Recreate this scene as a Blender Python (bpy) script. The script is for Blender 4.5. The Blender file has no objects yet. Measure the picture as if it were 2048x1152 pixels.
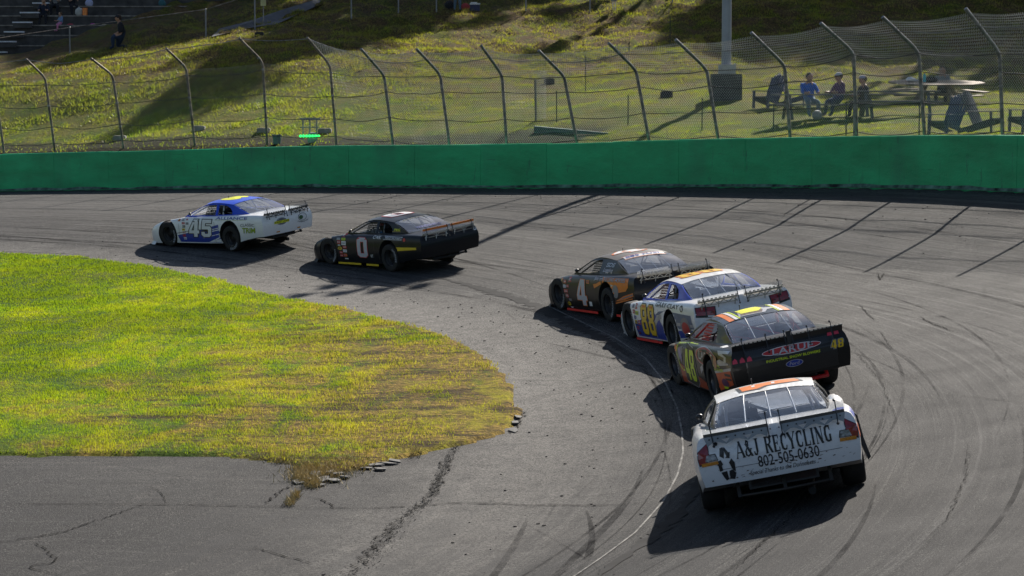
import bpy, bmesh, math, random
import numpy as np
from mathutils import Vector, Matrix, noise as mnoise
from mathutils.bvhtree import BVHTree
from mathutils.geometry import tessellate_polygon
random.seed(7); rng = np.random.default_rng(7)
R = math.radians
scene = bpy.context.scene
COL = scene.collection

# ------------------------------------------------------------------ camera, sky, sun
CAM_H = 5.25
PITCH = R(5.0)
FOC = 4601.2                     # focal length in pixels of a 2048 wide frame
cd = bpy.data.cameras.new('camera'); cam = bpy.data.objects.new('camera', cd); COL.objects.link(cam)
cam.location = (0, 0, CAM_H); cam.rotation_euler = (R(90) - PITCH, 0, 0)
cd.sensor_width = 36; cd.lens = FOC / 2048 * 36; cd.clip_end = 2000; cd.clip_start = 0.5
scene.camera = cam
SUN_AZ, SUN_EL = R(65.5), R(33.8)
SUN = Vector((math.cos(SUN_EL) * math.cos(SUN_AZ), math.cos(SUN_EL) * math.sin(SUN_AZ), math.sin(SUN_EL)))
w = bpy.data.worlds.new('World'); scene.world = w; w.use_nodes = True
nt = w.node_tree; nt.nodes.clear()
sky = nt.nodes.new('ShaderNodeTexSky'); sky.sky_type = 'NISHITA'; sky.sun_disc = False
sky.sun_elevation = SUN_EL; sky.sun_rotation = R(90) - SUN_AZ
bg = nt.nodes.new('ShaderNodeBackground'); bg.inputs['Strength'].default_value = 0.054
wo = nt.nodes.new('ShaderNodeOutputWorld')
nt.links.new(sky.outputs[0], bg.inputs[0]); nt.links.new(bg.outputs[0], wo.inputs[0])
sl = bpy.data.lights.new('sun', 'SUN'); sl.energy = 5.0; sl.angle = R(0.5); sl.color = (1.0, 0.93, 0.835)
so = bpy.data.objects.new('sun', sl); COL.objects.link(so); so.location = (30, 60, 60)
so.rotation_euler = SUN.to_track_quat('Z', 'Y').to_euler()
scene.view_settings.view_transform = 'Standard'; scene.view_settings.look = 'None'
scene.view_settings.gamma = 1; scene.view_settings.exposure = 0.80
scene.view_settings.use_curve_mapping = False
scene.cycles.max_bounces = 6; scene.cycles.transparent_max_bounces = 16
scene.cycles.diffuse_bounces = 3; scene.cycles.glossy_bounces = 3

# ------------------------------------------------------------------ helpers: places
def ray(px, py):
    x = (px - 1024) / FOC; y = (py - 576) / FOC
    return np.array([x, math.cos(PITCH) - y * math.sin(PITCH), -math.sin(PITCH) - y * math.cos(PITCH)])
def at(px, py, Y):
    d = ray(px, py); k = Y / d[1]
    return Vector((d[0] * k, Y, CAM_H + d[2] * k))
C0 = np.array([-33.0, 36.2]); RW = 49.5; TH0 = R(55)
NV = np.array([math.cos(TH0), math.sin(TH0)]); UV_ = np.array([-math.sin(TH0), math.cos(TH0)])
def track_sr(X, Y):
    X = np.asarray(X, float); Y = np.asarray(Y, float)
    dx = X - C0[0]; dy = Y - C0[1]
    th = np.arctan2(dy, dx); r = np.hypot(dx, dy); q = dx * UV_[0] + dy * UV_[1]
    st = (q > 0) & (dx * NV[0] + dy * NV[1] > -5)
    s = np.where(st, np.degrees(TH0) + np.degrees(q / RW), np.degrees(th))
    rr = np.where(st, dx * NV[0] + dy * NV[1], r)
    return s, rr
def from_sr(s, r):
    s = np.asarray(s, float)
    t = np.radians(np.minimum(s, 55)); e = np.radians(np.maximum(s - 55, 0)) * RW
    return (C0[0] + r * np.cos(t) + e * UV_[0], C0[1] + r * np.sin(t) + e * UV_[1])
S_K = np.array([-60, -30, -13, 0, 18, 24, 39, 47, 52, 59, 68.5, 79.3, 110])
R_K = np.array([0, 22, 29, 33.5, 37, 41, 49.5, 60])
Z_T = np.array([
 [-5.3, -5.3, -5.3, -5.25, -5.2, -5.2, -5.05, -4.95, -4.9, -4.85, -4.85, -4.85, -4.9],
 [-5.3, -5.3, -5.3, -5.25, -5.2, -5.15, -5.05, -4.95, -4.9, -4.85, -4.85, -4.85, -4.9],
 [-5.35, -5.35, -5.35, -5.27, -5.15, -5.1, -5.0, -4.9, -4.85, -4.82, -4.82, -4.85, -4.9],
 [-5.48, -5.48, -5.48, -5.22, -4.97, -4.93, -4.82, -4.75, -4.72, -4.72, -4.75, -4.8, -4.85],
 [-4.87, -4.87, -4.87, -4.70, -4.645, -4.60, -4.45, -4.29, -4.28, -4.3, -4.4, -4.55, -4.7],
 [-4.10, -4.10, -4.10, -4.12, -4.25, -4.15, -3.95, -3.80, -3.85, -3.95, -4.12, -4.35, -4.6],
 [-2.3, -2.3, -2.3, -2.4, -2.52, -2.57, -2.93, -3.18, -3.29, -3.43, -3.72, -4.03, -4.6],
 [-1.0, -1.0, -1.0, -1.2, -1.5, -1.6, -2.2, -2.6, -2.8, -3.0, -3.3, -3.7, -4.4]])
def pchip(xk, yk, x):
    """monotone cubic; yk shape (K,N) or (K,), x shape (N,)"""
    xk = np.asarray(xk, float)
    if yk.ndim == 1: yk = np.repeat(yk[:, None], len(x), 1)
    h = np.diff(xk)[:, None]; d = np.diff(yk, axis=0) / h
    m = np.zeros_like(yk); a = d[:-1]; b = d[1:]
    ok = a * b > 0
    m[1:-1] = np.where(ok, 2 * a * b / np.where(ok, a + b, 1), 0); m[0] = d[0]; m[-1] = d[-1]
    x = np.clip(x, xk[0], xk[-1]); i = np.clip(np.searchsorted(xk, x, side='right') - 1, 0, len(xk) - 2)
    j = np.arange(len(x)); H = xk[i + 1] - xk[i]; t = (x - xk[i]) / H
    return ((2*t**3 - 3*t**2 + 1) * yk[i, j] + (t**3 - 2*t**2 + t) * H * m[i, j]
            + (-2*t**3 + 3*t**2) * yk[i + 1, j] + (t**3 - t**2) * H * m[i + 1, j])
def gz(X, Y):
    X = np.atleast_1d(np.asarray(X, float)); Y = np.atleast_1d(np.asarray(Y, float))
    s, r = track_sr(X, Y)
    rows = np.stack([pchip(S_K, Z_T[k], s) for k in range(len(R_K))])
    return pchip(R_K, rows, r) + CAM_H + (fbm(X, Y, 0.12, 3, 3) - 0.5) * 0.035 * (r < 49)
_otc = {}
def on_track(px, py):
    if (px, py) not in _otc: _otc[(px, py)] = _on_track(px, py)
    return _otc[(px, py)].copy()
def _on_track(px, py):
    """point of the track or infield seen at a place of the photograph"""
    d = ray(px, py); lo, hi = 12.0, 130.0
    Ys = np.linspace(lo, hi, 400); k = Ys / d[1]
    f = CAM_H + d[2] * k - gz(d[0] * k, Ys)
    i = int(np.argmax(f < 0)) or len(Ys) - 1
    a, b = Ys[i - 1], Ys[i]
    for _ in range(25):
        m = (a + b) / 2; k = m / d[1]
        if CAM_H + d[2] * k - gz(d[0] * k, m)[0] < 0: b = m
        else: a = m
    k = a / d[1]
    return Vector((d[0] * k, a, CAM_H + d[2] * k))
def fbm(X, Y, sc, seed=0, oct_=4):
    """cheap value noise"""
    out = np.zeros(len(X)); amp = 1.0; tot = 0
    for o in range(oct_):
        x = X * sc + 17.3 * (o + seed); y = Y * sc + 9.1 * (o + 3 * seed)
        xi = np.floor(x).astype(np.int64); yi = np.floor(y).astype(np.int64); fx = x - xi; fy = y - yi
        fx = fx*fx*(3-2*fx); fy = fy*fy*(3-2*fy)
        def h(a, b_):
            n = (a * 374761393 + b_ * 668265263 + seed * 1442695) & 0x7fffffff
            n = ((n ^ (n >> 13)) * 1274126177) & 0x7fffffff
            return ((n ^ (n >> 16)) & 0xffff) / 65535.0
        out += amp * ((h(xi, yi)*(1-fx)+h(xi+1, yi)*fx)*(1-fy) + (h(xi, yi+1)*(1-fx)+h(xi+1, yi+1)*fx)*fy)
        tot += amp; amp *= 0.5; sc *= 2.03
    return out / tot
WALL_H = 1.4
def wall_top(s): return pchip(S_K, Z_T[6], np.atleast_1d(np.asarray(s, float))) + CAM_H + WALL_H
# hillside behind the wall
HILL = [(0,270,94),(0,200,98.5),(0,128,106),(0,105,113),(0,60,117.5),(0,0,124),(-500,128,108),(-500,270,110),(-500,0,130),
 (180,262,91.5),(180,180,96.5),(180,108,106.5),(180,60,114),(350,262,88),(350,160,96),(350,76,107),(350,40,114),(350,0,122),(500,50,109),(500,0,119),
 (500,255,86),(500,150,95),(640,250,85),(640,150,94),(640,60,106),(640,0,118),
 (780,268,81),(780,200,88),(780,120,97),(900,283,77.6),(900,230,84),(900,130,96),(900,35,110),(900,0,114),(1060,22,110),
 (1150,282,71.5),(1150,230,78),(1150,150,92),(1150,60,106),(1150,10,114),
 (1300,279,68),(1300,210,78),(1300,100,97),(1300,35,108),(1300,0,111),(1450,277,65.5),(1450,197,78.5),(1450,130,91),(1450,40,104),(1450,0,108),
 (1650,274,62.8),(1650,240,70),(1650,200,79),(1650,120,93),(1650,0,108),(1850,272,60),(1850,235,68),(1850,195,79),(1850,110,94),(1850,0,106),
 (2048,270,57.5),(2048,235,66),(2048,190,80),(2048,100,94),(2048,0,105),(2600,280,45),(2600,180,80),(2600,0,105),
 (0,-150,145),(900,-150,140),(1450,-150,135),(2048,-150,135),(900,-300,210),(-500,-300,210),(2600,-300,210)]
def _hill_pts():
    P = [tuple(at(*h)) for h in HILL]
    for s in (-20, 0, 15, 23.5, 32, 40, 48, 55, 62, 69, 76, 84, 95):
        x, y = from_sr(s, RW + 0.5); P.append((float(x), float(y), float(wall_top(s)[0]) - 0.12))
    return np.array(P)
HP = _hill_pts()
def _tps(P, reg=0.6):
    n = len(P); sc = 30.0; A = P[:, :2] / sc
    def phi(r2): return 0.5 * r2 * np.log(r2 + 1e-12)
    D = ((A[:, None] - A[None]) ** 2).sum(-1)
    K = phi(D) + np.eye(n) * reg * 0.004; Q = np.c_[np.ones(n), A]
    M = np.block([[K, Q], [Q.T, np.zeros((3, 3))]])
    wv = np.linalg.solve(M, np.r_[P[:, 2], 0, 0, 0])
    def f(X, Y):
        X = np.atleast_1d(np.asarray(X, float)); Y = np.atleast_1d(np.asarray(Y, float)); out = np.empty(len(X))
        for i in range(0, len(X), 20000):
            B = np.c_[X[i:i+20000], Y[i:i+20000]] / sc
            d = ((B[:, None] - A[None]) ** 2).sum(-1)
            out[i:i+20000] = phi(d) @ wv[:n] + wv[n] + B @ wv[n+1:]
        return out
    return f
_hz = _tps(HP)
def hz(X, Y):
    X = np.atleast_1d(np.asarray(X, float)); Y = np.atleast_1d(np.asarray(Y, float))
    z = _hz(X, Y); s, r = track_sr(X, Y); t = r - RW
    lf = np.clip((s - 44) / 8, 0, 1); near = wall_top(s) - 0.12 - 0.18 * lf; k = np.clip((t - 0.35 - 0.45 * lf) / (1.6 - 0.85 * lf), 0, 1); k = k * k * (3 - 2 * k)
    return near * (1 - k) + z * k
def on_hill(px, py, lo=None):
    d = ray(px, py); Ys = np.linspace(50, 150, 700); k = Ys / d[1]
    s, r = track_sr(d[0] * k, Ys)
    f = CAM_H + d[2] * k - hz(d[0] * k, Ys); f[r < RW + 0.4] = 1
    i = int(np.argmax(f < 0)) or len(Ys) - 1
    k = Ys[i] / d[1]
    return Vector((d[0] * k, Ys[i], CAM_H + d[2] * k))

# ------------------------------------------------------------------ helpers: materials
class NB:
    def __init__(s, name):
        s.m = bpy.data.materials.new(name); s.m.use_nodes = True; s.t = s.m.node_tree; s.t.nodes.clear()
        s.out = s.t.nodes.new('ShaderNodeOutputMaterial')
    def n(s, typ, **kw):
        nd = s.t.nodes.new('ShaderNode' + typ)
        for k, v in kw.items():
            if k.startswith('i_'): s.set(nd, k[2:], v)
            else: setattr(nd, k, v)
        return nd
    def set(s, nd, key, v):
        inp = nd.inputs[int(key)] if key.isdigit() else nd.inputs[key.replace('_', ' ')]
        if hasattr(v, 'is_output') or isinstance(v, bpy.types.NodeSocket): s.t.links.new(v, inp)
        else: inp.default_value = v
    def coord(s, kind='Object'): return s.n('TexCoord').outputs[kind]
    def mapping(s, vec, scale=(1,1,1), rot=(0,0,0), loc=(0,0,0)):
        return s.n('Mapping', i_Vector=vec, i_Scale=scale, i_Rotation=rot, i_Location=loc).outputs[0]
    def noise(s, vec, scale, detail=4, rough=0.55, dist=0.0):
        return s.n('TexNoise', i_Vector=vec, i_Scale=scale, i_Detail=detail, i_Roughness=rough, i_Distortion=dist).outputs[0]
    def ramp(s, fac, stops, interp='LINEAR'):
        nd = s.n('ValToRGB', i_Fac=fac); cr = nd.color_ramp; cr.interpolation = interp
        while len(cr.elements) < len(stops): cr.elements.new(0.5)
        for e, (p, c) in zip(cr.elements, stops):
            e.position = p; e.color = (c, c, c, 1) if not hasattr(c, '__len__') else (*c[:3], 1)
        return nd.outputs[0]
    def mix(s, fac, a, b, mode='MIX'):
        nd = s.n('Mix', data_type='RGBA', blend_type=mode)
        nd.clamp_factor = True
        for idx, v in ((0, fac), (6, a), (7, b)):
            if isinstance(v, bpy.types.NodeSocket): s.t.links.new(v, nd.inputs[idx])
            elif idx: nd.inputs[idx].default_value = (*v[:3], 1)
            else: nd.inputs[idx].default_value = v
        return nd.outputs[2]
    def math(s, op, a, b=0.0):
        nd = s.n('Math', operation=op)
        for i, v in enumerate((a, b)):
            if isinstance(v, bpy.types.NodeSocket): s.t.links.new(v, nd.inputs[i])
            else: nd.inputs[i].default_value = v
        return nd.outputs[0]
    def bump(s, h, strength=0.3, dist=0.02):
        return s.n('Bump', i_Height=h, i_Strength=strength, i_Distance=dist).outputs[0]
    def pbr(s, col, rough=0.5, metal=0.0, normal=None, coat=0.0, spec=0.5, emis=None, estr=0.0, alpha=None):
        p = s.n('BsdfPrincipled')
        for k, v in (('Base Color', col), ('Roughness', rough), ('Metallic', metal), ('Coat Weight', coat), ('Specular IOR Level', spec)):
            if isinstance(v, bpy.types.NodeSocket): s.t.links.new(v, p.inputs[k])
            else: p.inputs[k].default_value = (*v[:3], 1) if hasattr(v, '__len__') else v
        p.inputs['Coat Roughness'].default_value = 0.06
        if normal is not None: s.t.links.new(normal, p.inputs['Normal'])
        if emis: p.inputs['Emission Color'].default_value = (*emis, 1); p.inputs['Emission Strength'].default_value = estr
        return p.outputs[0]
    def done(s, sh): s.t.links.new(sh, s.out.inputs[0]); return s.m
_mc = {}
def mat(name, col, rough=0.5, metal=0.0, var=0.12, scale=6.0, coat=0.0, bump=0.0, spec=0.5):
    if name in _mc: return _mc[name]
    b = NB(name); c = b.coord()
    nz = b.noise(c, scale, 5)
    dark = tuple(max(0, x * (1 - var * 1.6)) for x in col); lite = tuple(min(1, x * (1 + var)) for x in col)
    cc = b.mix(b.ramp(nz, [(0.3, 0), (0.7, 1)]), dark, lite)
    nrm = b.bump(b.noise(c, scale * 6, 4), bump, 0.01) if bump else None
    _mc[name] = b.done(b.pbr(cc, rough, metal, nrm, coat, spec)); return _mc[name]
def paint(name, col, coat=0.6, rough=0.32, dirt=0.35, spec=0.5):
    """race car paint: clear coat, brake dust and rubber marks low on the panels"""
    if name in _mc: return _mc[name]
    b = NB(name); c = b.coord(); sp = b.n('SeparateXYZ', i_Vector=c)
    low = b.ramp(b.math('ADD', sp.outputs[2], b.math('MULTIPLY', b.noise(c, 5, 5), 0.25)), [(0.32, 1), (0.75, 0)])
    sm = b.ramp(b.noise(b.mapping(c, (1.5, 5, 9)), 2.2, 6, 0.65), [(0.45, 0), (0.72, 1)])
    f = b.math('MULTIPLY', b.math('MAXIMUM', b.math('MULTIPLY', low, 0.7), b.math('MULTIPLY', sm, 0.55)), dirt)
    cc = b.mix(f, col, (0.07, 0.065, 0.06))
    rg = b.math('ADD', rough, b.math('MULTIPLY', f, 0.5))
    nrm = b.bump(b.noise(c, 2.5, 2), 0.05, 0.03)
    _mc[name] = b.done(b.pbr(cc, rg, 0.0, nrm, coat, spec)); return _mc[name]
def flat(name, col, rough=0.4, coat=0.2): return mat(name, col, rough, 0, 0.06, 9, coat)

def ground_material():
    b = NB('asphalt'); at_ = b.n('Attribute'); at_.attribute_name = 'tr'; tr = at_.outputs['Vector']
    c = b.coord(); sp = b.n('SeparateXYZ', i_Vector=tr); r = b.math('DIVIDE', sp.outputs[1], 60.0)
    big = b.noise(c, 0.16, 5, 0.6); mid = b.noise(c, 0.9, 7, 0.66); fine = b.noise(c, 26, 5, 0.8); grit = b.noise(c, 70, 3, 0.7); patch_ = b.noise(c, 3.2, 6, 0.7, 0.5)
    st1 = b.noise(b.mapping(tr, (0.045, 4.2, 1)), 1.0, 7, 0.72, 0.35)
    st2 = b.noise(b.mapping(tr, (0.12, 1.6, 1), loc=(7, 3, 0)), 1.0, 6, 0.62, 0.9)
    st3 = b.noise(b.mapping(tr, (0.02, 13, 1), loc=(2, 9, 0)), 1.0, 4, 0.65, 0.15)
    st4 = b.noise(b.mapping(tr, (0.06, 9, 1), rot=(0, 0, 0.01), loc=(5, 1, 0)), 1.0, 5, 0.7, 0.2)
    on = b.ramp(b.math('ADD', r, b.math('MULTIPLY', b.math('SUBTRACT', patch_, 0.5), 0.02)), [(0.555, 0), (0.60, 1)])
    col = b.mix(b.ramp(mid, [(0.32, 0), (0.68, 1)]), (0.024, 0.024, 0.025), (0.112, 0.108, 0.104))
    col = b.mix(b.ramp(big, [(0.40, 0.75), (0.60, 0)]), col, (0.026, 0.025, 0.026))
    col = b.mix(b.math('MULTIPLY', b.ramp(patch_, [(0.50, 0), (0.72, 1)]), 0.5), col, (0.125, 0.118, 0.110))
    lane = b.mix(b.ramp(st1, [(0.38, 0), (0.60, 1)]), (0.013, 0.013, 0.015), (0.130, 0.127, 0.122))
    lane = b.mix(b.math('MULTIPLY', b.ramp(st2, [(0.44, 0), (0.60, 1)]), 0.60), lane, (0.020, 0.020, 0.022))
    lane = b.mix(b.math('MULTIPLY', b.ramp(st4, [(0.54, 0), (0.66, 1)]), 0.75), lane, (0.240, 0.235, 0.225))
    lane = b.mix(b.math('MULTIPLY', b.ramp(st3, [(0.54, 0), (0.62, 1)]), 0.75), lane, (0.010, 0.010, 0.012))
    groove = b.ramp(r, [(0.585, 0), (0.605, 1), (0.66, 0.8), (0.71, 0.1)])
    lane = b.mix(b.math('MULTIPLY', groove, 0.30), lane, (0.016, 0.016, 0.018))
    sw1 = b.noise(b.mapping(c, (0.35, 3.4, 1), rot=(0, 0, 0.9)), 1.0, 6, 0.7, 0.8); sw2 = b.noise(b.mapping(c, (0.3, 4.5, 1), rot=(0, 0, -0.5), loc=(4, 4, 0)), 1.0, 5, 0.7, 1.0)
    col = b.mix(b.math('MULTIPLY', b.ramp(sw1, [(0.52, 0), (0.64, 1)]), 0.55), col, (0.020, 0.020, 0.021)); col = b.mix(b.math('MULTIPLY', b.ramp(sw2, [(0.54, 0), (0.66, 1)]), 0.3), col, (0.200, 0.190, 0.176))
    st5 = b.noise(b.mapping(tr, (0.5, 9, 1), rot=(0, 0, 0.06), loc=(1, 8, 0)), 1.0, 6, 0.75, 0.6)
    lane = b.mix(b.math('MULTIPLY', b.ramp(st5, [(0.54, 0), (0.62, 1)]), 0.55), lane, (0.018, 0.018, 0.020)); lane = b.mix(b.math('MULTIPLY', b.ramp(st5, [(0.36, 1), (0.45, 0)]), 0.35), lane, (0.175, 0.167, 0.155))
    col = b.mix(on, col, lane)
    dust = b.ramp(b.math('ADD', r, b.math('MULTIPLY', b.noise(c, 0.7, 6), 0.05)), [(0.545, 0), (0.575, 1), (0.600, 0.7), (0.625, 0)])
    col = b.mix(b.math('MULTIPLY', dust, b.ramp(patch_, [(0.32, 0.35), (0.56, 0.95)])), col, (0.260, 0.246, 0.228))
    col = b.mix(b.ramp(fine, [(0.40, 0.88), (0.56, 0)]), col, (0.010, 0.010, 0.011))
    col = b.mix(b.ramp(grit, [(0.56, 0), (0.66, 0.85)]), col, (0.42, 0.41, 0.38))
    cells = b.n('TexVoronoi', feature='DISTANCE_TO_EDGE', i_Vector=b.mapping(c, (1, 1, 0.2)), i_Scale=0.45)
    vein = b.math('MULTIPLY', b.ramp(b.math('ADD', cells.outputs[0], b.math('MULTIPLY', b.noise(c, 5, 5), 0.03)), [(0.017, 1), (0.024, 0)]), b.ramp(big, [(0.48, 0), (0.56, 0.5)]))
    col = b.mix(vein, col, (0.012, 0.012, 0.012))
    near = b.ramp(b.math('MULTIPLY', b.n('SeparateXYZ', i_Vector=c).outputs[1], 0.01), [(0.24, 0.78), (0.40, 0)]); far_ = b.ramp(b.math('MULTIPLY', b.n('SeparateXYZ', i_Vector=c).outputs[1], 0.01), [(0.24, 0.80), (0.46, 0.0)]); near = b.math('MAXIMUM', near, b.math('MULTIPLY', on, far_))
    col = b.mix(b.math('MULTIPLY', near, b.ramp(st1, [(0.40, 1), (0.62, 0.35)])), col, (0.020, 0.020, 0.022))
    h = b.math('ADD', b.math('MULTIPLY', fine, 0.6), b.math('MULTIPLY', grit, 0.4))
    nrm = b.bump(h, 0.85, 0.02)
    rough = b.ramp(b.math('ADD', b.math('MULTIPLY', st1, 0.6), b.math('MULTIPLY', mid, 0.4)), [(0.35, 0.75), (0.65, 0.95)])
    col = b.mix(0.20, col, (0.006, 0.007, 0.010))
    return b.done(b.pbr(col, rough, 0, nrm, spec=0.14))
def grass_nodes(b, kind):
    c = b.n('NewGeometry').outputs['Position']
    n1 = b.noise(c, 0.22, 5, 0.6, 0.4); n2 = b.noise(b.mapping(c, (0.9, 0.40, 1)), 1.1, 7, 0.72, 0.6); n3 = b.noise(c, 7, 4, 0.7)
    sp = b.n('SeparateXYZ', i_Vector=c)
    if kind == 'infield':
        g = b.mix(b.ramp(n3, [(0.3, 0), (0.7, 1)]), (0.040, 0.120, 0.005), (0.175, 0.320, 0.010))
        g = b.mix(b.ramp(b.math('ADD', n2, b.math('MULTIPLY', b.math('ADD', sp.outputs[0], 9.0), 0.012)), [(0.44, 0), (0.60, 0.95)]), g, (0.340, 0.365, 0.012)); g = b.mix(b.ramp(n1, [(0.46, 0.65), (0.56, 0)]), g, (0.035, 0.085, 0.008))
        # worn towards the rounded tip of the infield, where cars cut the corner
        dx = b.math('SUBTRACT', sp.outputs[0], -5.6); dy = b.math('SUBTRACT', sp.outputs[1], 31.0)
        tipx = b.math('ADD', b.math('MULTIPLY', dx, 0.115), b.math('MULTIPLY', b.math('SUBTRACT', 12.0, b.math('ABSOLUTE', b.math('SUBTRACT', dy, 5.0))), 0.018))
        wear = b.math('ADD', tipx, b.math('MULTIPLY', b.math('SUBTRACT', n2, 0.5), 3.2))
        wear = b.math('ADD', wear, b.math('MULTIPLY', b.math('SUBTRACT', n1, 0.5), 0.6))
        wv = b.ramp(wear, [(0.10, 0), (0.50, 1)])
        dry = b.mix(b.ramp(n3, [(0.35, 0), (0.65, 1)]), (0.085, 0.050, 0.024), (0.50, 0.32, 0.08))
        col = b.mix(b.math('MULTIPLY', wv, 0.9), g, dry)
        n4 = b.noise(b.mapping(c, (0.45, 2.4, 1), rot=(0, 0, 0.55)), 0.9, 5, 0.7, 0.3)
        col = b.mix(b.math('MULTIPLY', b.ramp(n4, [(0.51, 0), (0.59, 0.9)]), b.ramp(tipx, [(-0.35, 0), (0.10, 1)])), col, (0.060, 0.040, 0.022))
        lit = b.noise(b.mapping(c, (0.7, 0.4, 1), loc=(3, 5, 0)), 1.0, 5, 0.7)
        col = b.mix(b.math('MULTIPLY', b.ramp(lit, [(0.52, 0), (0.64, 0.8)]), b.ramp(tipx, [(-0.3, 0.2), (0.2, 1)])), col, (0.44, 0.40, 0.016))  # golden-yellow grass patches, stronger towards the tip
    else:
        g = b.mix(b.ramp(n3, [(0.3, 0), (0.7, 1)]), (0.040, 0.072, 0.006), (0.280, 0.300, 0.016))
        dry = b.mix(b.ramp(n3, [(0.3, 0), (0.7, 1)]), (0.055, 0.033, 0.017), (0.330, 0.200, 0.075))
        z = b.ramp(b.math('ADD', b.math('MULTIPLY', sp.outputs[2], 0.085), b.math('MULTIPLY', n1, 0.45)), [(0.46, 0.16), (0.78, 1.0)])
        wv = b.math('MULTIPLY', b.ramp(n2, [(0.38, 0), (0.60, 1)]), b.math('ADD', z, 0.25))
        lawn = b.ramp(b.math('ADD', b.math('MULTIPLY', sp.outputs[2], 0.1), b.math('MULTIPLY', n1, 0.12)), [(0.50, 1), (0.66, 0)])
        g = b.mix(b.math('MULTIPLY', lawn, 0.8), g, b.mix(b.ramp(n2, [(0.40, 0), (0.60, 1)]), (0.140, 0.240, 0.018), (0.350, 0.350, 0.045)))
        col = b.mix(b.math('MULTIPLY', wv, b.math('SUBTRACT', 1.0, b.math('MULTIPLY', lawn, 0.55))), g, dry)
    return col, n3
def grass_material(name, kind, blade):
    b = NB(name); col, n3 = grass_nodes(b, kind)
    if blade:
        d = b.n('BsdfDiffuse', i_Color=col).outputs[0]
        tcol = b.mix(0.30, col, (0.50, 0.62, 0.01))
        t = b.n('BsdfTranslucent', i_Color=tcol).outputs[0]
        gl = b.n('BsdfGlossy', i_Color=(0.8, 0.8, 0.7, 1), i_Roughness=0.45).outputs[0]
        m = b.n('MixShader', i_0=0.62, i_1=d, i_2=t).outputs[0]
        return b.done(b.n('MixShader', i_0=0.05, i_1=m, i_2=gl).outputs[0])
    c = b.n('NewGeometry').outputs['Position']; n5 = b.noise(c, 16, 5, 0.8)
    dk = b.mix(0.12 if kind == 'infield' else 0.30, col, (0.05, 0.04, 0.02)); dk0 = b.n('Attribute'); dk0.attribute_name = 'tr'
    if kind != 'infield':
        t_ = b.math('ADD', b.n('SeparateXYZ', i_Vector=dk0.outputs['Vector']).outputs[1], b.math('MULTIPLY', n5, 1.2)); dk = b.mix(b.ramp(b.math('MULTIPLY', t_, 0.1), [(0.34, 0.92), (0.44, 0)]), dk, (0.022, 0.017, 0.011))  # left bank behind the wall: dark soil, with the bank's shade painted in
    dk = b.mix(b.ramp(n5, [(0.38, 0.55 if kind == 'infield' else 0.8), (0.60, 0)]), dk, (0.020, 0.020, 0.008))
    return b.done(b.pbr(dk, 0.95, 0, b.bump(b.math('ADD', n3, b.math('MULTIPLY', n5, 0.5)), 1.0, 0.12), spec=0.1))

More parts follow.
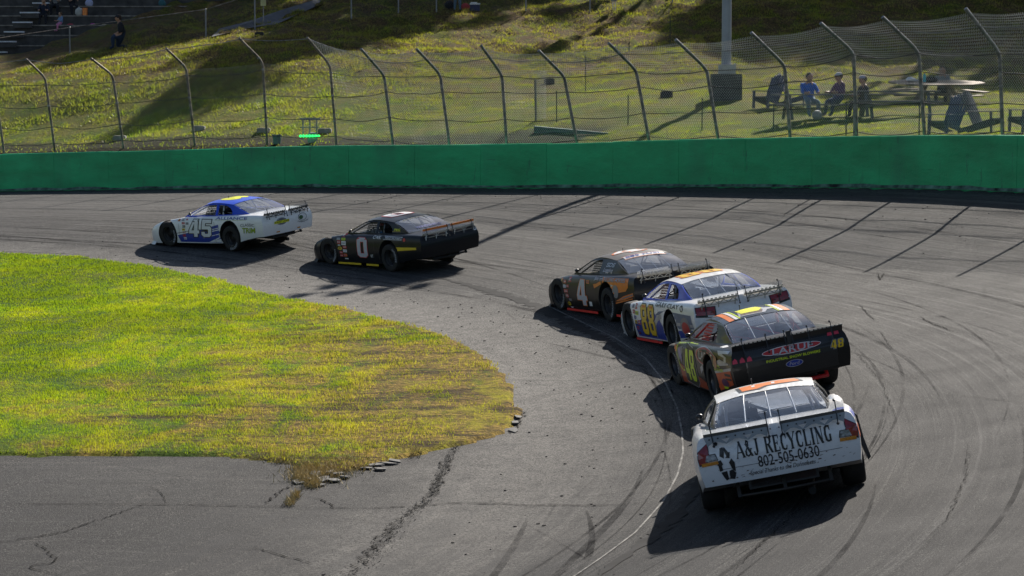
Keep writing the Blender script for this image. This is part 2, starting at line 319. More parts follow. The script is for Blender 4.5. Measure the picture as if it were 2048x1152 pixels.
# ------------------------------------------------------------------ helpers: meshes
class MB:
    def __init__(s): s.v = []; s.f = []; s.mi = []
    def add(s, vs, fs, M=None, mi=0):
        o = len(s.v)
        s.v += [tuple(M @ Vector(v)) if M is not None else tuple(v) for v in vs]
        s.f += [tuple(i + o for i in f) for f in fs]; s.mi += [mi] * len(fs); return s
    def box(s, c, d, M=None, rot=None, mi=0):
        x, y, z = (k / 2 for k in d)
        vs = [Vector((a * x, b_ * y, e * z)) for a in (-1, 1) for b_ in (-1, 1) for e in (-1, 1)]
        if rot is not None: vs = [rot @ v for v in vs]
        vs = [v + Vector(c) for v in vs]
        return s.add(vs, [(0,1,3,2),(4,6,7,5),(0,4,5,1),(2,3,7,6),(0,2,6,4),(1,5,7,3)], M, mi)
    def bar(s, a, b_, wd, th=None, M=None, up=(0,0,1), mi=0):
        a = Vector(a); b_ = Vector(b_); d = b_ - a; L = d.length or 1e-6; q = d.to_track_quat('X', 'Z').to_matrix()
        return s.box((a + b_) / 2, (L, wd, th or wd), M, q, mi)
    def tube(s, pts, r, n=8, M=None, cap=True, mi=0):
        P = [Vector(p) for p in pts]; rs = r if hasattr(r, '__len__') else [r] * len(P)
        vs = []; fs = []; ref = None
        for i, p in enumerate(P):
            t = (P[min(i + 1, len(P) - 1)] - P[max(i - 1, 0)]).normalized()
            if ref is None: ref = Vector((0, 0, 1)) if abs(t.z) < 0.9 else Vector((1, 0, 0))
            a = t.cross(ref).normalized(); b_ = t.cross(a).normalized(); ref = -b_ if b_.dot(ref) < 0 else b_
            for k in range(n):
                an = 2 * math.pi * k / n; vs.append(p + (a * math.cos(an) + b_ * math.sin(an)) * rs[i])
        for i in range(len(P) - 1):
            for k in range(n):
                fs.append((i*n+k, i*n+(k+1) % n, (i+1)*n+(k+1) % n, (i+1)*n+k))
        if cap: fs += [tuple(range(n))[::-1], tuple((len(P)-1)*n + k for k in range(n))]
        return s.add(vs, fs, M, mi)
    def lathe(s, prof, n=24, axis='z', M=None, close=False, mi=0, cap=True):
        vs = []; fs = []
        for r_, h in prof:
            for k in range(n):
                a = 2 * math.pi * k / n; x, y = r_ * math.cos(a), r_ * math.sin(a)
                vs.append((x, y, h) if axis == 'z' else (x, h, y) if axis == 'y' else (h, x, y))
        m = len(prof)
        for i in range(m if close else m - 1):
            for k in range(n):
                j = (i + 1) % m; fs.append((i*n+k, i*n+(k+1) % n, j*n+(k+1) % n, j*n+k))
        if not close and cap:
            if prof[0][0] > 1e-5: fs.append(tuple(range(n))[::-1])
            if prof[-1][0] > 1e-5: fs.append(tuple((m-1)*n + k for k in range(n)))
        return s.add(vs, fs, M, mi)
    def ball(s, c, r, n=12, m=8, M=None, mi=0):
        r = r if hasattr(r, '__len__') else (r, r, r); vs = []; fs = []
        for i in range(m + 1):
            ph = math.pi * i / m
            for k in range(n):
                a = 2 * math.pi * k / n
                vs.append((c[0] + r[0]*math.sin(ph)*math.cos(a), c[1] + r[1]*math.sin(ph)*math.sin(a), c[2] + r[2]*math.cos(ph)))
        for i in range(m):
            for k in range(n): fs.append((i*n+k, (i+1)*n+k, (i+1)*n+(k+1) % n, i*n+(k+1) % n))
        return s.add(vs, fs, M, mi)
    def prism(s, poly, h, M=None, mi=0):
        n = len(poly); vs = [(x, y, 0) for x, y in poly] + [(x, y, h) for x, y in poly]
        fs = [tuple(range(n))[::-1], tuple(range(n, 2*n))] + [(i, (i+1) % n, n+(i+1) % n, n+i) for i in range(n)]
        return s.add(vs, fs, M, mi)
    def mesh(s, name, smooth=False, ang=35):
        me = bpy.data.meshes.new(name); me.from_pydata([tuple(v) for v in s.v], [], s.f)
        if any(s.mi): me.polygons.foreach_set('material_index', s.mi)
        bm = bmesh.new(); bm.from_mesh(me); bmesh.ops.remove_doubles(bm, verts=bm.verts, dist=1e-5)
        bmesh.ops.recalc_face_normals(bm, faces=bm.faces); bm.to_mesh(me); bm.free()
        if smooth:
            me.polygons.foreach_set('use_smooth', [True] * len(me.polygons)); me.set_sharp_from_angle(angle=R(ang))
        me.update(); return me
    def obj(s, name, m, parent=None, smooth=False, ang=35, M=None):
        me = s.mesh(name, smooth, ang)
        for k in (m if isinstance(m, (list, tuple)) else [m]): me.materials.append(k)
        return link(name, me, parent, M)
def link(name, me, parent=None, M=None):
    o = bpy.data.objects.new(name, me); COL.objects.link(o)
    if parent is not None: o.parent = parent
    if M is not None: o.matrix_local = M
    return o
def tag(o, label=None, cat=None, group=None, kind=None):
    if label: o['label'] = label
    if cat: o['category'] = cat
    if group: o['group'] = group
    if kind: o['kind'] = kind
    return o
def thing(name, loc, label, cat, rz=0.0, group=None, M=None):
    o = bpy.data.objects.new(name, None); COL.objects.link(o); o.empty_display_size = 0.2
    if M is not None: o.matrix_world = M
    else: o.location = loc; o.rotation_euler = (0, 0, rz)
    return tag(o, label, cat, group)
def np_mesh(name, V, F, m=None, smooth=False):
    """V (n,3), F (k,3) or (k,4) arrays"""
    me = bpy.data.meshes.new(name); k = F.shape[1]
    me.vertices.add(len(V)); me.vertices.foreach_set('co', np.ascontiguousarray(V, dtype=np.float32).ravel())
    me.loops.add(F.size); me.loops.foreach_set('vertex_index', np.ascontiguousarray(F, dtype=np.int32).ravel())
    me.polygons.add(len(F)); me.polygons.foreach_set('loop_start', np.arange(0, F.size, k, dtype=np.int32))
    try: me.polygons.foreach_set('loop_total', np.full(len(F), k, dtype=np.int32))
    except Exception: pass
    me.update(calc_edges=True); me.validate()
    if smooth: me.polygons.foreach_set('use_smooth', [True] * len(me.polygons))
    if m: me.materials.append(m)
    return me
def grid_faces(nu, nv):
    i = np.arange(nu - 1)[:, None] * nv + np.arange(nv - 1)[None]
    return np.stack([i, i + nv, i + nv + 1, i + 1], -1).reshape(-1, 4)
def in_poly(X, Y, P):
    ins = np.zeros(len(X), bool); n = len(P)
    for i in range(n):
        x0, y0 = P[i]; x1, y1 = P[(i + 1) % n]
        c = ((y0 > Y) != (y1 > Y)); t = (x1 - x0) * (Y - y0) / ((y1 - y0) if y1 != y0 else 1e-9) + x0
        ins ^= c & (X < t)
    return ins

exec_marks = []
# ================================================================== THE GROUND
ASPHALT = ground_material()
xs = np.arange(-80, 60.01, 0.45); ys = np.arange(-12, 118.01, 0.45)
GX, GY = [a.ravel() for a in np.meshgrid(xs, ys, indexing='ij')]
GZ = gz(GX, GY); GS, GR = track_sr(GX, GY)
F = grid_faces(len(xs), len(ys)); F = F[(GR[F] < RW + 0.30).all(1)]
me = np_mesh('track_asphalt', np.c_[GX, GY, GZ], F, ASPHALT, True)
a = me.attributes.new('tr', 'FLOAT_VECTOR', 'POINT')
a.data.foreach_set('vector', np.c_[GS * 0.7, GR, 0 * GR].astype(np.float32).ravel())
tag(link('track_asphalt', me), kind='structure')

EDGE_PX = [(-260,496),(0,508),(150,515),(290,533),(420,560),(560,596),(640,613),(700,622),(760,640),(860,665),(940,700),(1000,745),(1032,790),(1036,830),
           (1020,855),(960,884),(880,900),(800,918),(740,932),(690,944),(640,944),(600,934),(585,926),(520,918),(450,916),(300,911),(150,913),(0,912),(-260,914)]
EDGE = [on_track(*p) for p in EDGE_PX]
def densify(P, n=6, jit=0.12):
    out = []
    for i in range(len(P)):
        a_, b_ = P[i], P[(i + 1) % len(P)]
        for k in range(n):
            q = a_.lerp(b_, k / n); j = jit * (mnoise.noise(Vector((q.x * 1.7, q.y * 1.7, 3))) + 0.6 * mnoise.noise(Vector((q.x * 5, q.y * 5, 9))))
            out.append((q.x + j, q.y + j))
    return out
EP = densify(EDGE)
cell = 0.14
gx = np.arange(min(p[0] for p in EP) - 0.3, max(p[0] for p in EP) + 0.3, cell)
gy = np.arange(min(p[1] for p in EP) - 0.3, max(p[1] for p in EP) + 0.3, cell)
IX, IY = [a.ravel() for a in np.meshgrid(gx, gy, indexing='ij')]
ins = in_poly(IX, IY, EP)
IZ = gz(IX, IY) + 0.018 + 0.045 * fbm(IX, IY, 0.9, 5) + 0.02 * fbm(IX, IY, 3.1, 6)
IZ = np.where(ins, IZ, gz(IX, IY) - 0.03)
F = grid_faces(len(gx), len(gy)); F = F[ins[F].any(1)]
me = np_mesh('infield_ground', np.c_[IX, IY, IZ], F, grass_material('infield_soil', 'infield', False), True)
tag(link('infield_ground', me), kind='structure')
def blades(name, X, Y, Z, H, W, m, lean=0.45):
    """one narrow bent triangle pair per blade"""
    n = len(X); an = rng.uniform(0, 2*np.pi, n); la = rng.uniform(0, 2*np.pi, n); ln = H * lean * rng.uniform(0.2, 1.4, n)
    dx = np.cos(an) * W; dy = np.sin(an) * W
    V = np.empty((n, 3, 3)); V[:, 0] = np.c_[X - dx, Y - dy, Z]; V[:, 1] = np.c_[X + dx, Y + dy, Z]
    V[:, 2] = np.c_[X + np.cos(la) * ln, Y + np.sin(la) * ln, Z + H]
    me = np_mesh(name, V.reshape(-1, 3), np.arange(3 * n).reshape(-1, 3), m); o = link(name, me); return tag(o, kind='stuff')
GBL = grass_material('infield_grass', 'infield', True)
N = 850000
X = rng.uniform(-21, 0.8, N); Y = rng.uniform(29.5, 70, N)
keep = rng.uniform(0, 1, N) < np.clip(1.5 - (Y - 30) / 48, 0.35, 1); X, Y = X[keep], Y[keep]
ok = in_poly(X + rng.normal(0, 0.05, len(X)), Y + rng.normal(0, 0.05, len(X)), EP); X, Y = X[ok], Y[ok]
cl = fbm(X, Y, 1.6, 8); tipw = np.clip((X + 4.6) * 0.11, 0, 0.5) + (fbm(X, Y * 0.45, 1.3, 2) - 0.5) * 1.2
ok = rng.uniform(0, 1, len(X)) < np.clip(1.15 - tipw * 1.9, 0.05, 1) * (0.25 + 1.1 * cl); X, Y, cl = X[ok], Y[ok], cl[ok]
Z = gz(X, Y) + 0.018 + 0.045 * fbm(X, Y, 0.9, 5)
blades('infield_grass', X, Y, Z, rng.uniform(0.022, 0.055, len(X)) * (0.4 + 1.3 * cl), 0.0065 + 0.0003 * (Y - 30), GBL)

# white line, sealed seam and cracks lying on the asphalt
def ribbon(mb, pts, wd, lift=0.004, jag=0.0, taper=True, sub=14):
    P = [on_track(*p) for p in pts]; out = []
    for i in range(len(P) - 1):
        k = max(2, int((P[i + 1] - P[i]).length * sub / 2))
        out += [P[i].lerp(P[i + 1], j / k) for j in range(k)]
    out.append(P[-1]); vs = []; n = len(out)
    for i, p in enumerate(out):
        t = (out[min(i+1, n-1)] - out[max(i-1, 0)]); t.z = 0; t.normalize(); nrm = Vector((-t.y, t.x, 0))
        j = nrm * (random.uniform(-1, 1) * jag)
        ww = wd * (random.uniform(0.35, 1.5) if jag else 1) * (min(1, 4 * i / n + .1, 4 * (n - i) / n + .1) if taper else 1)
        for sgn in (-1, 1):
            q = p + j + nrm * (sgn * ww / 2); vs.append((q.x, q.y))
    vs = np.array(vs); vs = np.c_[vs, gz(vs[:, 0], vs[:, 1]) + lift + 0.004]
    mb.add(vs, [(2*i, 2*i+1, 2*i+3, 2*i+2) for i in range(n - 1)])
def dashed_white():
    b = NB('worn_white_paint'); c = b.coord()
    f = b.ramp(b.noise(c, 3.2, 6, 0.75), [(0.44, 0), (0.62, 1)])
    return b.done(b.pbr(b.mix(f, (0.07, 0.068, 0.065), (0.24, 0.232, 0.215)), 0.9))
mb = MB()
ribbon(mb, [(1100,614),(1150,638),(1230,676),(1290,716),(1330,765),(1354,815),(1364,865),(1366,905),(1355,950),(1325,1005),(1270,1066),(1200,1118),(1150,1152),(1100,1185)], 0.028, taper=False)
tag(mb.obj('lane_line', dashed_white()), kind='structure')
mb = MB()
ribbon(mb, [(880,556),(950,574),(1020,594),(1080,615),(1130,640),(1200,675),(1260,712)], 0.34, 0.003, 0.03)
ribbon(mb, [(1410,905),(1405,950),(1385,990),(1350,1035),(1290,1085),(1225,1130),(1190,1160)], 0.22, 0.003, 0.012)
tag(mb.obj('sealed_seam', mat('seam_tar', (0.020, 0.020, 0.021), 0.85, 0, 0.3, 3, spec=0.12)), kind='structure')
def tyre_mark_material():
    b = NB('tyre_mark_rubber'); c = b.coord(); f = b.ramp(b.noise(b.mapping(c, (1, 1, 1)), 0.5, 6, 0.7), [(0.38, 0), (0.66, 0.55)])
    f = b.math('MULTIPLY', f, b.ramp(b.noise(c, 22, 3, 0.8), [(0.35, 0.45), (0.6, 0.9)]))
    return b.done(b.n('MixShader', i_0=f, i_1=b.n('BsdfTransparent').outputs[0], i_2=b.n('BsdfDiffuse', i_Color=(0.010, 0.010, 0.012, 1)).outputs[0]).outputs[0])
TMM = tyre_mark_material(); mb = MB(); rr_ = random.Random(11)
for k in range(90):
    s0 = rr_.uniform(-45, 50); ln = rr_.uniform(12, 38); r0 = rr_.choice((rr_.uniform(36, 40), rr_.uniform(37, 48), rr_.uniform(37, 44), rr_.uniform(35, 37))); dr = rr_.gauss(0, 1.3); w_ = rr_.uniform(.02, .13); n_ = int(ln * 1.6)
    ss = np.linspace(s0, s0 + ln, n_); q = np.linspace(0, 1, n_); r_ = r0 + dr * q + .25 * np.sin(q * rr_.uniform(1, 4) + k); ww = w_ / 2 * np.sin(np.pi * np.clip(q, .02, .98)) ** .5
    xa, ya = from_sr(ss, r_ - ww); xb, yb = from_sr(ss, r_ + ww); za = gz(xa, ya) + .006; zb = gz(xb, yb) + .006
    vs = [p for i in range(n_) for p in ((xa[i], ya[i], za[i]), (xb[i], yb[i], zb[i]))]; mb.add(vs, [(2*i, 2*i+1, 2*i+3, 2*i+2) for i in range(n_ - 1)])
tag(mb.obj('tyre_marks', TMM), kind='structure')
mb = MB(); CR = [
 ([(685,1170),(735,1105),(775,1060),(810,1030),(850,1005),(868,970),(885,940),(905,900),(930,872)], 0.035, 0.08),
 ([(700,1150),(760,1085),(805,1040)], 0.03, 0.14), ([(860,1000),(880,950),(900,915)], 0.06, 0.12),
 ([(-40,1010),(120,1009),(290,1010),(430,1012),(520,1014),(600,1013)], 0.025, 0.012),
 ([(610,1016),(680,1016),(760,1017),(850,1012),(900,1007),(1000,1008),(1060,1012),(1120,1011),(1300,1006)], 0.028, 0.012),
 ([(-40,1092),(40,1080),(130,1065),(200,1040),(260,1020),(290,1008)], 0.035, 0.03),
 ([(60,1082),(90,1100),(110,1118),(100,1128),(70,1130),(64,1136),(90,1146),(125,1152)], 0.035, 0.03),
 ([(280,972),(310,978),(325,990),(332,1008)], 0.012, 0.01), ([(600,1012),(560,1014),(590,990),(615,968),(640,955),(690,944)], 0.04, 0.03),
 ([(603,995),(640,1000),(660,1010),(668,1018),(700,1017)], 0.035, 0.03), ([(590,975),(640,975),(660,965),(700,948)], 0.03, 0.03),
 ([(528,1010),(560,985),(590,968)], 0.025, 0.03), ([(500,1095),(560,1110),(620,1128)], 0.025, 0.02), ([(1035,812),(1046,830),(1040,850),(1020,870)], 0.05, 0.05),
 ([(1790,430),(1800,520),(1810,560)], 0.0, 0), ([(1835,632),(1870,650),(1908,664)], 0.04, 0.015), ([(1720,610),(1735,628),(1748,640)], 0.025, 0.02),
 ([(1755,547),(1760,560),(1770,545)], 0.03, 0.01), ([(1760,662),(1778,690),(1786,700)], 0.015, 0.01), ([(1940,880),(1930,960),(1900,1030),(1850,1090)], 0.012, 0.03),
 ([(1905,790),(1960,796),(2048,805)], 0.01, 0.02), ([(1700,690),(1760,760),(1800,850)], 0.01, 0.02), ([(1200,935),(1160,960),(1130,965)], 0.0, 0), ([(420,905),(500,916),(590,930)], 0.03, 0.02),
 ([(1640,980),(1500,1110),(1460,1150)], 0.015, 0.02), ([(940,470),(1100,500),(1180,540)], 0.0, 0), ([(900,830),(1040,868)], 0.0, 0)]
for pts, wd, jg in CR:
    if wd: ribbon(mb, pts, wd * (.58 if wd > .03 else .9), 0.009, jg * .8 + .008, sub=34)
tag(mb.obj('pavement_cracks', mat('crack_dark', (0.014, 0.0135, 0.013), 0.95, spec=0.05)), kind='structure')
# gravelly crumble beside the long crack and broken pavement at the grass tip
mb = MB()
def chunk(mb, p, sx, sy, h):
    n = random.randint(4, 6); rz = random.uniform(0, 6.28); poly = []
    for k in range(n):
        an = rz + 2 * math.pi * k / n + random.uniform(-.3, .3); poly.append((math.cos(an) * sx * random.uniform(.7, 1.1), math.sin(an) * sy * random.uniform(.7, 1.1)))
    M = Matrix.Translation(p) @ Matrix.Rotation(random.uniform(-.16, .16), 4, 'X') @ Matrix.Rotation(random.uniform(-.16, .16), 4, 'Y')
    mb.prism(poly, h, M)
GL = [on_track(*q) for q in [(690,1160),(760,1085),(810,1030),(855,1000),(875,955),(900,905),(925,875)]]
for k in range(1100):
    t = random.random(); q = t * (len(GL) - 1); i = int(q); p = GL[i].lerp(GL[i + 1], q - i); sp_ = 0.03 + 0.06 * (1 - t) ** 1.5
    p = p + Vector((random.gauss(sp_ * .8, sp_), random.gauss(0, .05), 0)); s_ = random.uniform(0.003, 0.009) * random.uniform(.6, 1.2)
    p.z += .004; chunk(mb, p, s_, s_, s_)
tag(mb.obj('loose_gravel', mat('gravel_grey', (0.075, 0.073, 0.07), 0.9, 0, 0.5, 20)), kind='stuff')
mb = MB()
for k in range(700):
    s_, r_ = random.uniform(-22, 60), random.choice((random.gauss(34.5, .8), random.gauss(46.5, 1.6), random.gauss(47.5, 1.0))); x_, y_ = from_sr(s_, r_); q_ = random.uniform(.008, .028)
    chunk(mb, Vector((float(x_), float(y_), float(gz(x_, y_)[0]) + .003)), q_, q_ * .6, q_ * .5)
tag(mb.obj('rubber_crumbs', mat('rubber_crumb', (0.02, 0.02, 0.02), .9)), kind='stuff')
slabm = mat('broken_asphalt', (0.12, 0.117, 0.113), 0.9, 0, 0.35, 12, bump=0.4)
SL = [(612,948,.13,.09),(632,951,.15,.10),(655,947,.14,.1),(675,950,.16,.1),(690,957,.12,.08),(645,962,.16,.09),(668,963,.17,.1),(622,960,.12,.07),(598,966,.15,.09),(640,972,.11,.06),
      (676,896,.13,.08),(690,900,.14,.09),(698,893,.12,.07),(745,875,.1,.06),(702,910,.1,.08),(805,868,.09,.06),(735,938,.2,.07),(752,932,.22,.08),(775,929,.2,.06),(790,924,.2,.06),(760,941,.16,.05),(720,925,.12,.07),(1030,848,.12,.16),(1036,835,.1,.14),(1028,862,.12,.1)]
for px, py, sx, sy in SL:
    mb = MB(); p = on_track(px, py); chunk(mb, (0, 0, 0), sx * .75, sy * 1.7, random.uniform(.010, .024))
    o = mb.obj('asphalt_chunk', slabm); o.location = (p.x, p.y, p.z + 0.012)
    where = 'along the right lower grass edge' if 710 < px < 800 else 'at the blunt right end of the grass' if px > 1000 else 'on the bare soil inside the grass' if py < 915 else 'in the broken patch below the lowest grass point'
    tag(o, 'flat grey piece of broken pavement lying ' + where, 'pavement chunk', 'broken pavement pieces at the grass tip')
# dry tufts
mb = MB(); drym = mat('dry_straw', (0.46, 0.36, 0.16), 0.9, 0, 0.3, 30)
tx = []; ty = []
for px, py, n, sp_ in [(620,945,600,.35),(660,940,500,.35),(690,935,260,.3),(600,958,260,.13),(625,972,200,.12),(560,922,120,.13),(715,928,260,.3),(830,908,100,.12),(592,995,90,.07),(580,1010,70,.07),(215,536,0,.1),(640,925,500,.45)]:
    p = on_track(px, py); tx += list(rng.normal(p.x, sp_ * .45, n)); ty += list(rng.normal(p.y, sp_ * 1.3, n))
tx = np.array(tx); ty = np.array(ty)
o = blades('dry_grass', tx, ty, gz(tx, ty) + 0.01, rng.uniform(0.05, 0.14, len(tx)), 0.006, drym, 0.8)

# ================================================================== THE WALL
GREEN = None
def wall_material():
    b = NB('green_wall_paint'); c = b.coord(); n1 = b.noise(b.mapping(c, (0.5, 0.5, 1.4)), 1.0, 6, 0.65); n2 = b.noise(c, 14, 4, 0.7)
    col = b.mix(b.ramp(n1, [(0.3, 0), (0.7, 1)]), (0.005, 0.300, 0.100), (0.012, 0.520, 0.185))
    col = b.mix(b.ramp(b.noise(b.mapping(c, (1, 1, 0.25)), 0.35, 4), [(0.5, 0), (0.62, 0.45)]), col, (0.020, 0.22, 0.10))
    col = b.mix(b.ramp(b.noise(b.mapping(c, (2.2, 2.2, 0.5)), 2.0, 6, 0.7), [(0.60, 0), (0.70, 0.7)]), col, (0.015, 0.13, 0.075))
    col = b.mix(b.ramp(b.noise(b.mapping(c, (.3, .3, 6)), 2.5, 4, 0.7), [(0.66, 0), (0.72, 0.6)]), col, (0.02, 0.035, 0.03))
    h = b.math('ADD', b.math('MULTIPLY', n1, 1.0), b.math('MULTIPLY', n2, 0.25))
    return b.done(b.pbr(col, 0.5, 0, b.bump(h, 0.6, 0.05)))
WM = wall_material()
wall = thing('track_wall', (0, 0, 0), 'long curved green painted concrete wall along the outside of the banked turn', 'wall')
s_edges = [-25.0]
while s_edges[-1] < 100: s_edges.append(s_edges[-1] + 3.25)
for i in range(len(s_edges) - 1):
    ss = np.linspace(s_edges[i] + 0.006, s_edges[i+1] - 0.006, 5); vs = []; dz = random.uniform(-.012, .012)
    for s_ in ss:
        zt = float(wall_top(s_)[0]) + dz
        for r_, z_ in ((RW - 0.0, zt - 1.9), (RW, zt - 0.05), (RW + 0.02, zt - 0.015), (RW + 0.05, zt), (RW + 0.28, zt), (RW + 0.30, zt - 1.9)):
            x, y = from_sr(s_, r_ + random.uniform(-.004, .004)); vs.append((float(x), float(y), z_))
    fs = [(j*6+k, j*6+(k+1) % 6, (j+1)*6+(k+1) % 6, (j+1)*6+k) for j in range(4) for k in range(6)] + [tuple(range(6)), tuple(24 + k for k in range(6))]
    m_ = MB(); m_.add(vs, fs); m_.obj('concrete_panel', WM, wall)
mb = MB()  # dusty pale strip of old paint along the foot of the wall
vs = []; ss = np.arange(-25, 100, 1.0)
for s_ in ss:
    for r_, dz in ((RW - 0.012, 0.10), (RW - 0.045, 0.012)):
        x, y = from_sr(s_, r_); vs.append((float(x), float(y), float(gz(x, y)[0]) + dz * random.uniform(.5, 1.2) + .01))
mb.add(vs, [(2*i, 2*i+1, 2*i+3, 2*i+2) for i in range(len(ss) - 1)])
mb.obj('foot_strip', mat('wall_foot_dust', (0.10, 0.20, 0.15), 0.9, 0, 0.6, 3), wall)

# ================================================================== THE HILLSIDE
sv = np.r_[np.arange(-40, -5, 1.0), np.arange(-5, 96, 0.5)]; tv = np.r_[0.26, 0.32, np.arange(0.5, 50, 0.42), np.arange(50, 190, 4)]
SS, TT = [a.ravel() for a in np.meshgrid(sv, tv, indexing='ij')]
HX, HY = from_sr(SS, RW + TT); HZ = hz(HX, HY)
amp = np.clip((TT - 0.5) / 2, 0, 1)
def hill_rel(X, Y, T):
    a_ = np.clip((T - 0.5) / 2, 0, 1); hh = np.clip((T - 12) / 12, 0, 1)
    return a_ * ((fbm(X, Y, 0.30, 11) - .5) * (0.18 + 0.5 * hh) + (fbm(X, Y, 1.1, 12) - .5) * (0.16 + 0.42 * hh) + (fbm(X, Y * .6, 2.6, 13, 2) - .5) * (.05 + .16 * hh))
HZ = HZ + hill_rel(HX, HY, TT)
HZ = np.where(TT < 0.3, HZ - 2.0, HZ)
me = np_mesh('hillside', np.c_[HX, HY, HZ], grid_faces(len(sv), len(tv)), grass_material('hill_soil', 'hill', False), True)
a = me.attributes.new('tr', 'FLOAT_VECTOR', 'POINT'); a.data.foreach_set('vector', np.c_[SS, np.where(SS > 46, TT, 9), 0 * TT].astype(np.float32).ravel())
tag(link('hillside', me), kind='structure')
def hzr(X, Y):
    X = np.atleast_1d(np.asarray(X, float)); Y = np.atleast_1d(np.asarray(Y, float)); s_, r_ = track_sr(X, Y)
    return hz(X, Y) + hill_rel(X, Y, r_ - RW)
N = 520000; s_ = rng.uniform(14, 90, N); t_ = 0.45 + 48 * rng.uniform(0, 1, N) ** 1.25
X, Y = from_sr(s_, RW + t_); X = np.asarray(X); Y = np.asarray(Y)
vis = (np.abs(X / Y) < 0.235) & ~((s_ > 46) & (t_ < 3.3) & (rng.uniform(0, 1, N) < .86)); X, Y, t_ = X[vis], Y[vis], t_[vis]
cl = np.clip((fbm(X, Y, 1.0, 21) - .5) * 2.0 + .5, 0, 1); ok = rng.uniform(0, 1, len(X)) < 0.12 + 1.2 * cl; X, Y, t_, cl = X[ok], Y[ok], t_[ok], cl[ok]
Z0 = hzr(X, Y); lawn = (Z0 - 4.2) / 2.2 + np.clip((-2 - X) / 6, 0, 1)
blades('hill_grass', X, Y, hzr(X, Y) - 0.01, rng.uniform(0.04, 0.12, len(X)) * (0.35 + 1.1 * cl) * np.where(Z0 > 0, 1, 1) * (0.40 + np.clip(lawn, 0, 1) * 0.75), 0.016, grass_material('hill_grass', 'hill', True), 0.8)
